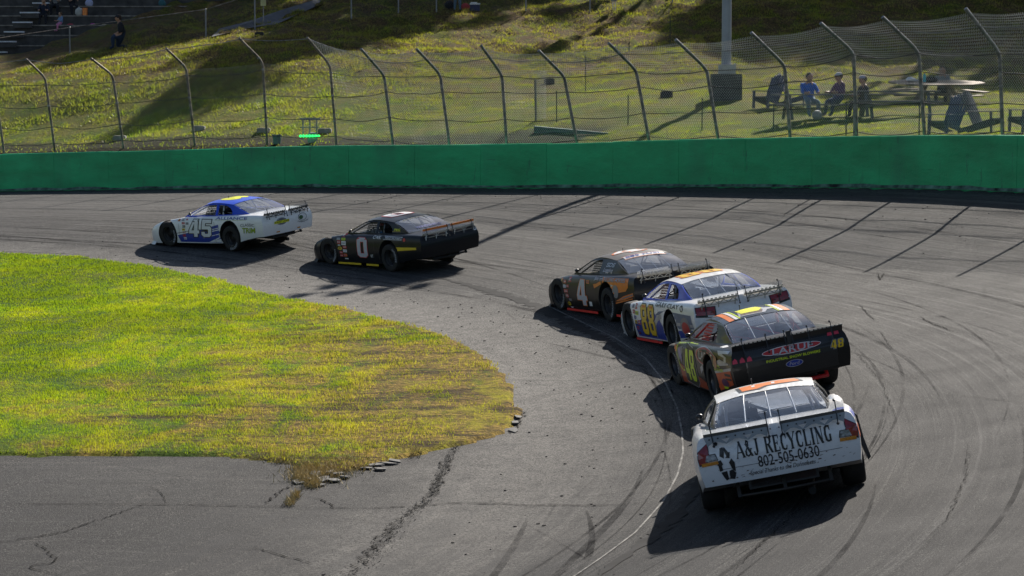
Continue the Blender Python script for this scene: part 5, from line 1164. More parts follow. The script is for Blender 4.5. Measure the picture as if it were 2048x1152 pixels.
# roof stripes of the 48
dpoly(c48, 'T', [(-.30,-.95),(.12,-.98),(.20,-.80),(.36,-.78),(.36,-.66),(.20,-.62),(.10,-.30),(-.20,-.40)], SIL, 'roof_graphic', .003); dpoly(c48, 'T', [(-.26,-.90),(.08,-.93),(.14,-.76),(.10,-.36),(-.16,-.44)], flat('print_umber', (.10, .05, .01)), 'roof_graphic', .005)
dpoly(c48, 'T', [(-.22,-.78),(-.02,-.62),(.06,-.80),(.16,-.62),(.12,-.40),(-.02,-.36),(-.24,-.46)], FLY, 'roof_graphic', .007)
for sg in (-1, 1):
    for a_, b2, m_ in ((.30, .325, LIM), (.335, .385, WHT), (.40, .49, ORG), (.385, .40, BLK)):
        dpoly(c48, 'T', [(sg*a_, -1.06), (sg*b2, -1.06), (sg*b2, -.02), (sg*a_, -.02)][::sg], m_, 'roof_graphic', .003 if m_ is ORG else .005)
for u0 in (.70,): dpoly(c48, 'T', [(u0, -2.25), (u0+.14, -2.25), (u0+.12, -2.05), (u0, -2.1)], ORG, 'stripe', .004)
dpoly(c48, 'T', [(-.86,-1.7),(-.74,-1.7),(-.78,-1.95),(-.86,-1.9)], WHT, 'sticker', .004)

# ---- white recycling car
c11 = make_car('battered white stock car with recycling phone number on its tail', POSES['11'], (P_WORN, mat('frame_smoked', (.03, .03, .028), .4), P_WHITE), SIDE_A, 'plate', mat('cage_grey', (.35, .35, .36), .4, .3),
  dict(rail=mat('rail_dark', (.06, .055, .05), .5), valance=P_WHITE, glass=GLASS_DARK, dash=mat('dash_pale', (.5, .5, .5), .5), bar=mat('bar_steel', (.05, .045, .04), .5, .5), barz=.17, barr=.018, driver=(BLK, BLK, 'driver with black helmet inside the white recycling car')))
def serif(car, side, txt, box, m, lift=.007):
    """tall thick and thin letters with slab feet"""
    G = {'A': ([((0,0),(.42,1),.06),((.42,1),(.86,0),.17),((.17,.33),(.66,.33),.05)], [(-.10,.12),(.66,1.02)], [], .92),
     'J': ([((.42,1),(.42,.22),.17),((.42,.22),(.30,.04),.10),((.30,.04),(.12,.06),.07),((.12,.06),(.06,.22),.10)], [], [(.22,.62)], .62),
     'R': ([((.16,0),(.16,1),.17),((.16,.97),(.50,.97),.06),((.50,.97),(.66,.86),.10),((.66,.86),(.66,.66),.16),((.66,.66),(.50,.53),.10),((.50,.53),(.16,.53),.06),((.42,.53),(.78,0),.16)], [(0,.34),(.66,.92)], [(0,.3)], .90),
     'E': ([((.16,0),(.16,1),.17),((.16,.97),(.66,.97),.06),((.16,.52),(.52,.52),.05),((.16,.03),(.68,.03),.06),((.66,.97),(.66,.78),.06),((.70,.03),(.70,.24),.06),((.52,.62),(.52,.42),.05)], [(0,.3)], [(0,.3)], .80),
     'C': ([((.66,.78),(.62,.92),.07),((.62,.92),(.40,.99),.08),((.40,.99),(.18,.86),.12),((.18,.86),(.10,.50),.17),((.10,.50),(.18,.14),.17),((.18,.14),(.40,.01),.12),((.40,.01),(.62,.08),.08),((.62,.08),(.68,.26),.07),((.68,.98),(.68,.70),.05)], [], [], .80),
     'Y': ([((.04,1),(.42,.46),.17),((.80,1),(.42,.46),.06),((.42,.50),(.42,0),.17)], [(.24,.60)], [(-.06,.24),(.66,.92)], .88),
     'L': ([((.16,0),(.16,1),.17),((.16,.03),(.66,.03),.06),((.68,.03),(.68,.26),.06)], [(0,.3)], [(0,.34)], .78),
     'I': ([((.17,0),(.17,1),.17)], [(0,.34)], [(0,.34)], .42),
     'N': ([((.12,0),(.12,1),.06),((.12,1),(.74,0),.17),((.74,0),(.74,1),.06)], [(0,.26)], [(-.02,.2),(.60,.88)], .95),
     'G': ([((.66,.78),(.60,.93),.07),((.60,.93),(.40,.99),.08),((.40,.99),(.18,.86),.12),((.18,.86),(.10,.50),.17),((.10,.50),(.18,.14),.17),((.18,.14),(.40,.01),.12),((.40,.01),(.64,.10),.08),((.66,.06),(.66,.44),.15),((.68,.98),(.68,.70),.05)], [], [], .86),
     '&': ([((.80,.02),(.22,.78),.16),((.22,.78),(.30,.97),.09),((.30,.97),(.48,.90),.09),((.48,.90),(.44,.68),.10),((.44,.68),(.12,.36),.08),((.12,.36),(.12,.12),.15),((.12,.12),(.34,.01),.10),((.34,.01),(.60,.14),.08),((.60,.14),(.76,.46),.06),((.66,.46),(.86,.46),.04)], [], [], .95),
     ' ': ([], [], [], .55)}
    vs = []; fs = []; x0 = 0
    for ch in txt:
        st, foot, head, adv = G[ch]
        if ch == 'G': foot = []
        for (ax, ay), (bx, by), t in st:
            t = t * (1.42 if t > .08 else 1.5); d = Vector((bx-ax, by-ay)); L = d.length; d = d / L; n = Vector((-d.y, d.x)) * t / 2
            if abs(d.y) > .3 and t > .08: n = Vector((-t / 2 / max(.35, abs(d.y)), 0)) if abs(d.y) > .5 else n
            e = d * (.02 if t < .1 else .03); k = len(vs)
            for p in ((ax-e.x-n.x, ay-e.y-n.y), (bx+e.x-n.x, by+e.y-n.y), (bx+e.x+n.x, by+e.y+n.y), (ax-e.x+n.x, ay-e.y+n.y)): vs.append((x0 + p[0], min(1.02, max(-.02, p[1]))))
            fs.append((k, k+1, k+2, k+3))
        for lst, y0, y1 in ((foot, -.02, .045), (head, .955, 1.02)):
            for a_, b2 in lst: k = len(vs); vs += [(x0+a_, y0), (x0+b2, y0), (x0+b2, y1), (x0+a_, y1)]; fs.append((k, k+1, k+2, k+3))
        x0 += adv + .12
    return decal(car, side, fit(vs, box), fs, m, 'lettering', lift)
serif(c11, 'B', 'A&J RECYCLING', (-.475, .598, .60, .785), BLK)
dtext(c11, 'B', '802-505-0630', (-.25, .462, .44, .590), BLK, .012); dtext(c11, 'B', 'Special Thanks to the Donnefaces', (-.36, .375, .38, .44), BLK, .0, .3)
def recyc(cu, cv, w_, h_):
    P = [[(-.42,.42),(-.30,.95),(-.05,1.0),(.0,.78),(-.12,.34),(-.40,.50)], [(.02,1.0),(.28,.66),(.40,.66),(.30,.30),(.0,.36),(.10,.44),(-.04,.86)],
         [(-.60,.22),(-.38,.28),(-.25,.0),(-.36,-.06),(-.32,-.36),(-.58,-.40),(-.62,-.02),(-.68,.0)], [(.42,.28),(.62,.02),(.58,-.52),(.40,-.44),(.20,.06),(.28,.12)],
         [(-.50,-.46),(-.05,-.42),(.0,-.92),(-.20,-.98),(-.34,-.78)], [(.12,-.44),(.34,-.38),(.60,-.60),(.44,-.96),(.12,-.92),(.08,-.66)]]
    for p in P: dpoly(c11, 'B', [(cu + x * w_, cv + y * h_) for x, y in p], BLK, 'recycling_arrow', .006)
recyc(-.600, .565, .150, .190)
for sg in (-1, 1):
    S_ = lambda L: [(sg * (.90 - (.90 - a_) * .66), b2) for a_, b2 in L][::sg]
    dpoly(c11, 'B', S_([(.90,.74),(.70,.83),(.70,.69),(.76,.60),(.90,.58),(.915,.66)]), BLK, 'tail_lamp', .004)
    dpoly(c11, 'B', S_([(.89,.735),(.715,.815),(.715,.69),(.77,.61),(.895,.60),(.90,.66)]), TLR, 'tail_lamp', .007); dpoly(c11, 'B', S_([(.76,.70),(.60,.70),(.57,.62),(.80,.615)]), BLK, 'tail_lamp', .005)
    dpoly(c11, 'B', S_([(.755,.692),(.61,.69),(.585,.627),(.79,.622)]), TLC, 'tail_lamp', .009); dpoly(c11, 'B', S_([(.86,.572),(.575,.578),(.58,.615),(.86,.61)]), TLA, 'tail_lamp', .009)
dpoly(c11, 'B', oval(-.68, .80, .022, .022), BLK, 'tow_hole', .006)
dpoly(c11, 'B', [(-.91,.512),(.91,.512),(.91,.505),(-.91,.505)], GRY, 'panel_crease', .004)
for k in range(46):
    u = random.uniform(-.85, .86); v = random.choice((random.uniform(.385, .41), random.uniform(.39, .50))); l_ = random.uniform(.006, .05); dpoly(c11, 'B', [(u, v), (u + l_, v + random.uniform(-.004, .01)), (u + l_ * .8, v + random.uniform(.004, .016)), (u + .2 * l_, v + random.uniform(.003, .012))], mat('scuff_brown', (.12, .07, .06), .8), 'scuff', .0045)
dpoly(c11, 'T', [(-.30,-.90),(-.34,-.45),(.42,-.42),(.48,-.70),(.30,-.80),(.05,-.80),(-.05,-.95)], BLK, 'roof_number', .003); dpoly(c11, 'T', [(-.26,-.86),(-.29,-.48),(.38,-.45),(.44,-.68),(.28,-.76),(.02,-.76),(-.08,-.88)], ORG, 'roof_number', .005)
for a_, b2 in ((-.14, -.10), (.10, .14)): dpoly(c11, 'T', rect(a_, -.70, b2, -.56), WHT, 'roof_number', .007)
dpoly(c11, 'R', rect(1.75 - 4.05, .56, -1.62, .70, .0), mat('print_red_orange', (.62, .14, .05), .4), 'side_graphic', .003); dpoly(c11, 'R', rect(-2.3, .74, -1.62, .78), GRY, 'stripe', .004)
dpoly(c11, 'T', [(.66,-2.32),(.80,-2.30),(.83,-1.95),(.74,-1.92)], BLU, 'sponsor_badge', .004)
dpoly(c11, 'R', rect(-2.30, .80, -1.70, .88), BLU, 'sponsor_badge', .004)
q = MB(); q.prism([(-.93,.82),(-.98,.76),(-1.005,.48),(-1.045,.26),(-1.01,.23),(-.97,.40),(-.93,.48)], .28, Matrix(((0,0,1,-1.60),(1,0,0,0),(0,1,0,0),(0,0,0,1))))
q.obj('loose_panel', BLK, c11['root'], M=c11['RB']); 
q = MB(); q.ball((1.30, -.885, .665), (.75, .115, .165), 24, 14); q.v = [(a_, b2 + .012 * math.sin(a_ * 23) * math.sin(c * 31), c + .012 * math.sin(a_ * 17)) for a_, b2, c in q.v]; q.obj('dented_fender', P_WHITE, c11['root'], True, 60, c11['RB'])

# ================================================================== CATCH FENCE
GALV = mat('galvanised_steel', (0.26, 0.255, 0.25), .42, .6, .35, 8); RUST = mat('weathered_pipe', (0.24, 0.20, 0.17), .6, .3, .5, 5); WIRE = mat('galvanised_wire', (0.60, 0.59, 0.55), .65, 0, .1, 3); CABLE = mat('cable_steel', (0.07, 0.07, 0.075), .5, .5, .3, 4)
FP = [((108,275),(90,155),(52,118)),((247,268),(225,150),(182,117)),((390,262),(372,135),(332,97)),((535,252),(525,123),(478,76)),((672,255),(660,130),(614,75)),((787,272),(768,150),(722,98)),
 ((903,285),(880,148),(833,98)),((1016,287),(1004,150),(962,91)),((1157,283),(1128,152),(1077,101)),((1303,280),(1272,140),(1217,86)),((1440,278),(1413,138),(1351,79)),((1583,276),(1569,130),(1502,65)),
 ((1716,275),(1707,105),(1641,46)),((1852,273),(1837,103),(1765,34)),((2008,270),(1999,105),(1931,17))]
fence = thing('catch_fence', (0, 0, 0), 'tall chain link catch fence with bent posts and cables behind the green wall', 'fence')
def wall_Y(px, t):
    """depth where the image column crosses the line t metres behind the wall face"""
    best = None
    for s_ in np.linspace(-5, 95, 1500):
        x, y = from_sr(s_, RW + t); u = 1024 + FOC * x / (y * math.cos(PITCH)) 
        if best is None or abs(u - px) < best[0]: best = (abs(u - px), float(s_), float(x), float(y))
    return best
posts = []
for i, (b0, b1, b2) in enumerate(FP):
    t = 1.7 if i < 5 else (1.3 if i == 5 else .75)
    _, s_, x, y = wall_Y(b0[0], t); z0 = float(hzr(x, y)[0]) - .15
    nin = np.array(from_sr(s_, RW)) - np.array(from_sr(s_, RW + 1)); nin /= np.linalg.norm(nin)
    inn = .28 if i > 4 else .38; y1 = y + nin[1] * inn; p1 = at(b1[0], b1[1], y1); y2 = y1 + nin[1] * .95; p2 = at(b2[0], b2[1], y2)
    posts.append([Vector((x, y, z0)), p1, p2, s_])
last_ = posts[-1]
for k in range(1, 6):   # the fence runs on round the turn
    Q = Matrix.Rotation(R(-3.95 * k), 3, 'Z'); cc = Vector((C0[0], C0[1], 0))
    np_ = [Q @ (v - cc) + cc for v in last_[:3]]; zz = float(hzr(np_[0].x, np_[0].y)[0]) - .15 - np_[0].z
    posts.append([v + Vector((0, 0, zz)) for v in np_] + [0])
posts.insert(0, [posts[0][0] + Vector((-2.3, 1.6, -.05)), posts[0][1] + Vector((-2.3, 1.6, -.05)), posts[0][2] + Vector((-2.3, 1.6, -.05)), 0])
def prof(P, t):
    """along a post: 0 ground, .68 bend, 1 tip, with a rounded elbow"""
    a_, b2, c = P[0], P[1], P[2]
    if t < .62: return a_.lerp(b2, t / .66)
    if t > .74: return b2.lerp(c, (t - .66) / .34)
    k = (t - .62) / .12; p0 = a_.lerp(b2, .62 / .66); p2 = b2.lerp(c, .08 / .34); return p0.lerp(b2, k).lerp(b2.lerp(p2, k), k)
for i, P in enumerate(posts):
    m_ = MB(); m_.tube([prof(P, t) for t in np.r_[np.linspace(0, .62, 5), np.linspace(.64, .74, 5), np.linspace(.8, 1, 3)]], .048 if i > 5 else .044, 8)
    po = m_.obj('post', RUST if i < 6 else GALV, fence, True, 50)
    for t in ((.22, .42, .60, .72) if i < 6 else (.16, .42, .60, .88)): m_ = MB(); m_.box(prof(P, t), (.10, .12, .05)); m_.obj('cable_clamp', GALV, po)
for lv, (tl, tr_) in enumerate([(.10, .10), (.24, .30), (.42, .52), (.60, .66), (.985, .86)]):
    m_ = MB(); pts = []
    for i in range(len(posts) - 1):
        a_ = prof(posts[i], (tl if i < 6 else tr_) + random.uniform(-.01, .01)); b2 = prof(posts[i+1], (tl if i + 1 < 6 else tr_)); sag = random.uniform(.03, .13)
        if pts: a_ = pts[-1]
        if not pts: pts.append(a_)
        wv = random.uniform(-.05, .05); n = 10
        for k in range(1, n + 1): f = k / n; pts.append(a_.lerp(b2, f) + Vector((0, 0, -4 * sag * f * (1 - f) + wv * math.sin(f * 9.4) * .5 * (1 - f) * f * 4)))
    m_.tube(pts, .013, 6); m_.obj('cable', CABLE if lv < 4 else GALV, fence, True, 80)
def chain_link(i, nm='chain_link_mesh', pitch=.066, wr=.0026, tmax=.97):
    A, B = posts[i], posts[i+1]; W = (B[0] - A[0]).length; H = 3.55
    nw = int(W / pitch); npt = int(H / (pitch / 2)); k = np.arange(nw + 1)[:, None]; j = np.arange(npt + 1)[None]
    u = (k * pitch + ((j % 2) * 2 - 1) * pitch * .5) / W; u = np.clip(u, 0, 1); v = np.repeat(j / npt, nw + 1, 0) * tmax
    TT_ = np.linspace(0, 1, 60); PA = np.array([prof(A, t) for t in TT_]); PB = np.array([prof(B, t) for t in TT_])
    vi = v.ravel() * 59; i0 = np.clip(vi.astype(int), 0, 58); f = (vi - i0)[:, None]; uu = u.ravel()[:, None]
    P = (PA[i0] * (1-f) + PA[i0+1] * f) * (1-uu) + (PB[i0] * (1-f) + PB[i0+1] * f) * uu
    nrm = np.cross(np.array(B[0] - A[0]), (0, 0, 1.0)); nrm /= np.linalg.norm(nrm)
    bul = np.sin(np.pi * np.clip(uu[:, 0], 0, 1)) ; s1 = rng.uniform(0, 6)
    off = bul * (.10 * np.sin(v.ravel() * 7 + s1) + .08 * np.sin(v.ravel() * 15 + uu[:, 0] * 4 + s1)) + ((k + j) % 2).ravel() * .006
    P = P - nrm * (off + .03)[:, None]; P[:, 2] -= bul * .22 * np.clip(v.ravel() - .6, 0, 1) + bul * .03 * np.sin(v.ravel() * 20)
    P = P.reshape(nw + 1, npt + 1, 3); T = np.diff(P, axis=1, append=P[:, -1:] * 2 - P[:, -2:-1]); T /= np.linalg.norm(T, axis=2, keepdims=True) + 1e-9
    a1 = np.cross(T, nrm); a1 /= np.linalg.norm(a1, axis=2, keepdims=True) + 1e-9; a2 = np.cross(T, a1)
    V = np.stack([P + (a1 * math.cos(2*math.pi*q/3) + a2 * math.sin(2*math.pi*q/3)) * wr for q in range(3)], 2).reshape(-1, 3)
    base = (np.arange(nw + 1)[:, None] * (npt + 1) + np.arange(npt)[None])[..., None] * 3
    F = np.stack([np.stack([base[..., 0] + q, base[..., 0] + (q+1) % 3, base[..., 0] + 3 + (q+1) % 3, base[..., 0] + 3 + q], -1) for q in range(3)], 2).reshape(-1, 4)
    o = link(nm, np_mesh(nm, V, F, WIRE), fence); return tag(o, kind='stuff')
for i in range(5, len(posts) - 1): chain_link(i, pitch=.085, wr=.0078)
for i in range(0, 5): chain_link(i, pitch=.12, wr=.0026, tmax=.66)
# loose roll edge of mesh bunched at the first mesh post
# ================================================================== BEHIND THE FENCE
def hp(px, py):
    p = on_hill(px, py); p.z = float(hzr(p.x, p.y)[0]); return p
CONC = mat('old_concrete', (0.24, 0.23, 0.21), .9, 0, .3, 3, bump=.3); WOODB = mat('weathered_wood', (0.30, 0.23, 0.17), .8, 0, .35, 5, bump=.2); PLAST = mat('chair_blue_grey', (0.055, 0.065, 0.11), .6)
# light pole on its concrete block
p = hp(1452, 200)
lp = thing('light_pole', p, 'tall grey steel light pole rising from a concrete block on the lawn', 'light pole')
m_ = MB(); m_.tube([(0,0,.7),(0,0,5),(.0,0,9),(0,0,13.5)], [.17,.155,.14,.11], 14); m_.obj('pole', mat('pole_grey', (0.30, 0.32, 0.37), .5, .2, .1, 2), lp, True, 60)
m_ = MB(); m_.box((0,0,.38), (1.0,.9,.92)); m_.obj('concrete_block', mat('block_dark', (0.07, 0.075, 0.07), .9, 0, .3, 3), lp)
m_ = MB(); m_.box((.0,-.18,1.0), (.55,.35,.30)); m_.box((.28,-.1,.95), (.06,.06,.5)); m_.obj('junction_box', mat('box_pale', (0.5, 0.5, 0.48), .6), lp)
for z_ in (12.3, 13.2):
    m_ = MB(); m_.bar((-1.6,0,z_), (1.6,0,z_), .08)
    cr_ = m_.obj('cross_arm', GALV, lp)
    for k in range(4): m_ = MB(); m_.lathe([(.05,0),(.22,.16),(.26,.30)], 14, 'z', Matrix.Translation((-1.35 + .9*k, -.2, z_ + .1)) @ Matrix.Rotation(R(125), 4, 'X')); m_.obj('floodlight', GALV, cr_)
m_ = MB(); m_.bar((0,-.16,2.7),(0,-.16,5.6),.10,.06); 
# adirondack chairs
def adirondack(name, loc, rz, label, m):
    t = thing(name, loc, label, 'chair', rz, 'adirondack chairs on the lawn')
    for k in range(6):
        y = -.25 + .10 * k; h_ = .98 + .09 * math.cos((k - 2.5) * .62)
        q = MB(); q.add([(-.18, y-.043, .20), (-.18, y+.043, .20), (-.55, y+.043 + (k-2.5)*.012, h_), (-.56, y + (k-2.5)*.012, h_+.04), (-.55, y-.043 + (k-2.5)*.012, h_),
                         (-.155, y-.043, .21), (-.155, y+.043, .21), (-.525, y+.043 + (k-2.5)*.012, h_+.01), (-.535, y + (k-2.5)*.012, h_+.05), (-.525, y-.043 + (k-2.5)*.012, h_+.01)],
                        [(0,1,2,3,4),(9,8,7,6,5),(0,5,6,1),(1,6,7,2),(2,7,8,3),(3,8,9,4),(4,9,5,0)]); q.obj('back_slat', m, t)
    for k in range(5): q = MB(); x = .34 - .11 * k; q.box((x, 0, .37 - .032 * k), (.095, .56, .022), rot=Matrix.Rotation(R(-14), 3, 'Y')); q.obj('seat_slat', m, t)
    for sg in (1, -1):
        q = MB(); q.box((-.02, sg * .36, .56), (.72, .13, .026)); q.obj('armrest', m, t)
        q = MB(); q.bar((.36, sg*.31, 0), (.34, sg*.31, .55), .10, .03); q.obj('leg', m, t)
        q = MB(); q.bar((.42, sg*.285, .33), (-.62, sg*.285, .03), .03, .11); q.obj('leg', m, t)
    q = MB(); q.box((-.36, 0, .60), (.03, .66, .07)); q.obj('back_rail', m, t)
    return t
adirondack('adirondack_chair', hp(1536, 216), R(222), 'blue grey adirondack chair standing alone beside the light pole block', PLAST)
adirondack('adirondack_chair', hp(1893, 264), R(218), 'blue adirondack chair facing left in front of the round picnic table', mat('chair_blue', (0.035, 0.065, 0.14), .55))
adirondack('adirondack_chair', hp(1968, 264), R(-38), 'dark adirondack chair facing right, backed against the blue one', mat('chair_dark', (0.035, 0.038, 0.055), .55))
adirondack('adirondack_chair', hp(2056, 264), R(200), 'adirondack chair cut off by the picture edge', PLAST)
adirondack('adirondack_chair', hp(1590, 212), R(-20), 'adirondack chair half hidden beside the man in blue', PLAST)
# picnic tables
def picnic(loc, rz, label, L=2.6, m=None):
    m = m or WOODB; t = thing('picnic_table', loc, label, 'picnic table', rz)
    for k in range(5): q = MB(); q.box((0, -.30 + .15 * k, .74), (L, .135, .04)); q.obj('top_plank', m, t)
    for sg in (1, -1):
        for k in range(2): q = MB(); q.box((0, sg * (.68 + .14 * k), .44), (L, .13, .04)); q.obj('bench_plank', m, t)
        q = MB(); q.bar((sg*L*.36, -.72, .0), (sg*L*.36, -.22, .74), .09, .04); q.obj('leg', m, t)
        q = MB(); q.bar((sg*L*.36, .72, .0), (sg*L*.36, .22, .74), .09, .04); q.obj('leg', m, t)
        q = MB(); q.bar((sg*L*.36, -.80, .40), (sg*L*.36, .80, .40), .09, .04); q.obj('cross_bar', m, t)
    return t
TG = mat('picnic_grey', (0.15, 0.155, 0.15), .85, 0, .3, 4)
p1 = hp(1655, 240); picnic(p1, R(4), 'long grey picnic table where three people sit with their backs to the fence', 3.4, TG)
def octagon_table(loc, label):
    t = thing('picnic_table', loc, label, 'picnic table', R(10)); m = mat('table_tan', (0.28, 0.20, 0.13), .7, 0, .3, 5)
    for k in range(9):
        y = -1.0 + .25 * k; hw = 1.55 * (1 - .55 * max(0, abs(y) - .35)); q = MB(); q.box((0, y, .78), (2 * hw * 1.0, .235, .04)); q.obj('top_plank', m, t)
    for k in range(4):
        an = k * math.pi / 2 + .4; c, s_ = math.cos(an), math.sin(an)
        q = MB(); q.bar((1.6*c - .6*s_, 1.6*s_ + .6*c, .45), (1.6*c + .6*s_, 1.6*s_ - .6*c, .45), .28, .04); q.obj('bench_seat', m, t)
        q = MB(); q.bar((.5*c, .5*s_, .74), (1.0*c, 1.0*s_, 0), .09); q.obj('leg', WOODB, t); q = MB(); q.bar((0, 0, .40), (1.7*c, 1.7*s_, .40), .09, .04); q.obj('seat_arm', WOODB, t)
    return t
p2 = hp(1872, 205); p2.z = at(1875, 164, p2.y).z - .80
ot_ = octagon_table(p2, 'broad pale wooden picnic table behind the adirondack chairs')
ot_.rotation_euler = (R(4.2), 0, R(4))
picnic(hp(1790, 232) , R(0), 'low dark picnic table between the grey table and the blue chairs', 2.6, TG)
# people
SKIN = mat('skin', (0.42, 0.23, 0.15), .6, 0, .08); DEN = mat('denim', (0.05, 0.08, 0.15), .9); DARKC = mat('dark_cloth', (0.015, 0.015, 0.02), .9)
def sit_pose(lean=.10, knee=.45, spread=.16, arm='fwd', s=1.0):
    J = [('p',(0,0,.46),.14),('b',(-.02+lean*.3,0,.66),.15),('c',(lean*.7,0,.90),.165),('n',(lean,0,1.07),.06),('h',(lean+.03,0,1.20),.095),
      ('s',(lean*.7,.19,.98),.075),('e',(lean+.10,.27,.74),.055),('w',(lean+.34,.18,.74),.038),('h',(lean+.43,.15,.76),.035),('s',(lean*.7,-.19,.98),.075),('e',(lean+.10,-.27,.74),.055),('w',(lean+.34,-.18,.74),.038),('h',(lean+.43,-.15,.76),.035),
      ('k',(knee,spread,.48),.085),('a',(knee+.04,spread,.10),.055),('f',(knee+.17,spread,.04),.045),('k',(knee,-spread,.48),.085),('a',(knee+.04,-spread,.10),.055),('f',(knee+.17,-spread,.04),.045)]
    E = [(0,1),(1,2),(2,3),(3,4),(2,5),(5,6),(6,7),(7,8),(2,9),(9,10),(10,11),(11,12),(0,13),(13,14),(14,15),(0,16),(16,17),(17,18)]
    return [(n, tuple(c * s for c in p_), r_ * s) for n, p_, r_ in J], E
def person(loc, rz, label, shirt, pants, hat=None, hair=None, pose=None, skin=SKIN, s=1.0, group=None):
    J, E = pose or sit_pose(s=s); o = body_figure(J, E, shirt, pants, skin); o.location = loc; o.rotation_euler = (0, 0, rz); tag(o, label, 'person', group)
    h = Vector(J[4][1]); r_ = .115 * s; q = MB()
    q.ball(h + Vector((.01, 0, .015)), (r_, r_ * .86, r_ * 1.15), 14, 9); q.ball(h + Vector((r_ * 1.02, 0, -.01 * s)), (.018*s, .014*s, .024*s), 6, 4)
    for sg in (1, -1): q.ball(h + Vector((0, sg * r_ * .88, 0)), (.022*s, .01*s, .03*s), 6, 4); q.ball(h + Vector((r_ * .9, sg * .037 * s, .03*s)), (.012*s, .014*s, .008*s), 6, 4, mi=1)
    q.box(h + Vector((r_ * .97, 0, -.055*s)), (.02*s, .045*s, .01*s), mi=1)
    q.obj('head', [skin, DARKC], o, True, 70)
    q = MB(); q.ball(h + Vector((-.018*s, 0, .045*s)), (r_ * 1.08, r_ * 1.0, r_ * 1.05), 14, 7); q.v = [(a_, b2, max(c, h.z + .02*s) if a_ > h.x - .02 else c) for a_, b2, c in q.v]; q.obj('hair', hair or mat('hair_brown', (0.04, 0.022, 0.012), .8), o, True, 70)
    if hat:
        q = MB(); q.ball(h + Vector((0, 0, .06*s)), (r_ * 1.10, r_ * 1.02, r_ * .85), 14, 7); q.v = [(a_, b2, max(c, h.z + .055*s)) for a_, b2, c in q.v]
        q.add([(h.x + r_ * .9 + dx, h.y + dy, h.z + .055*s + dz) for dz in (0, .012) for dx, dy in ((0,-.08*s),(.10*s,-.06*s),(.12*s,0),(.10*s,.06*s),(0,.08*s))], [(0,1,2,3,4),(9,8,7,6,5),(0,5,6,1),(1,6,7,2),(2,7,8,3),(3,8,9,4)])
        q.obj('cap', hat, o, True, 50)
    return o
def seat_at(px, ytop, base, dz=0.0):
    """put a seated figure so that its head top shows at (px, ytop) while it sits over base"""
    p_ = at(px, ytop, base.y); return Vector((p_.x, base.y, p_.z - 1.33 + dz))
b1 = p1 + Vector((0, .95, 0))
person(seat_at(1616, 147, p1 + Vector((0, .9, 0))), R(-75), 'person in bright blue shirt leaning over the grey picnic table', mat('shirt_blue', (0.01, 0.12, 0.50), .9), mat('jeans_light', (0.16, 0.26, 0.36), .9), hair=mat('hair_dark', (0.05, 0.03, 0.02), .9))
person(seat_at(1684, 146, p1 + Vector((0, .9, 0))), R(-150), 'person in white cap and mauve shirt at the grey picnic table', mat('shirt_mauve', (0.13, 0.06, 0.12), .9), DEN, hat=mat('cap_white', (0.55, 0.55, 0.55), .8))
person(seat_at(1733, 152, p1 + Vector((0, .9, 0))), R(-160), 'person in black shirt and black and white cap at the grey picnic table', DARKC, DARKC, hat=mat('cap_grey', (0.35, 0.35, 0.42), .8))
person(seat_at(1887, 137, p2 + Vector((0, 1.3, 0)), .05), R(-110), 'person in pale shirt bent over the broad picnic table', mat('shirt_grey', (0.26, 0.26, 0.25), .9), DARKC)
# things lying on the broad table
q = MB(); q.lathe([(.05,0),(.05,.20),(.02,.25),(.02,.28)], 12, 'z'); o = q.obj('water_bottle', [mat('bottle_turquoise', (0.03, 0.50, 0.55), .3)], None, True); pt = at(1849, 158, p2.y - .3); o.location = (pt.x, pt.y, p2.z + .80)
q = MB(); q.lathe([(.022,.28),(.022,.31)], 10, 'z'); q.obj('cap', ORG, o); tag(o, 'turquoise bottle with orange cap on the broad picnic table', 'bottle')
for px, w_, l_, m_ in ((1822, .35, 'crumpled white paper bag on the left of the broad table', WHT), (1862, .5, 'black bag lying in the middle of the broad table', DARKC), (1838, .2, 'small clear food box beside the turquoise bottle', CLEAR)):
    q = MB(); q.ball((0, 0, .07), (w_ / 2, .16, .09), 9, 5); q.v = [(a_ + random.uniform(-.02, .02), b2 + random.uniform(-.02, .02), max(0, c + random.uniform(-.015, .02))) for a_, b2, c in q.v]
    o = q.obj('bag', m_); pt = at(px, 158, p2.y - .2); o.location = (pt.x, pt.y, p2.z + .80); tag(o, l_, 'bag')
q = MB(); q.ball((0, 0, .14), (.16, .2, .16), 9, 5); o = q.obj('bag', mat('bag_grey', (.4, .42, .45), .8)); o.location = hp(1634, 243); tag(o, 'pale grey bag on the grass below the grey picnic table', 'bag')

# low fence of thin green stakes with a loose roll of mesh
STK = mat('stake_green', (0.025, 0.045, 0.03), .7)
for px, y0, y1, lb in [(1113,245,182,'thin dark stake beside the loose wire roll'),(1171,184,112,'tall thin stake with a clamp, left of the grey cables'),(1256,253,190,'thin dark stake between the fifth and sixth bare fence bays'),(1340,88,31,'thin stake with a white tip up on the slope'),
  (1404,262,196,'thin dark stake left of the light pole shadow'),(1547,264,208,'thin dark stake in front of the lone adirondack chair'),(1692,272,203,'thin dark stake below the person in the white cap'),(1838,272,206,'thin dark stake left of the blue adirondack chairs'),(1258,105,85,'short stub of a stake high on the slope')]:
    p = hp(px, y0); top = at(px, y1, p.y); q = MB(); L_ = top.z - p.z
    q.box((0, 0, L_ / 2 - .1), (.035, .008, L_ + .2)); q.box((0, .014, L_ / 2 - .1), (.008, .03, L_ + .2)); q.box((0, -.008, L_ - .04), (.05, .012, .05)); o = q.obj('stake', STK); o.location = p
    tag(o, lb, 'stake', 'stakes behind the catch fence')
p = hp(1708, 272); top = at(1706, 108, p.y); q = MB(); q.tube([(0,0,-.2),(0,0,top.z - p.z)], .03, 8); o = q.obj('stake', GALV); o.location = p; tag(o, 'pipe post standing just behind the catch fence near the person in the white cap', 'post')
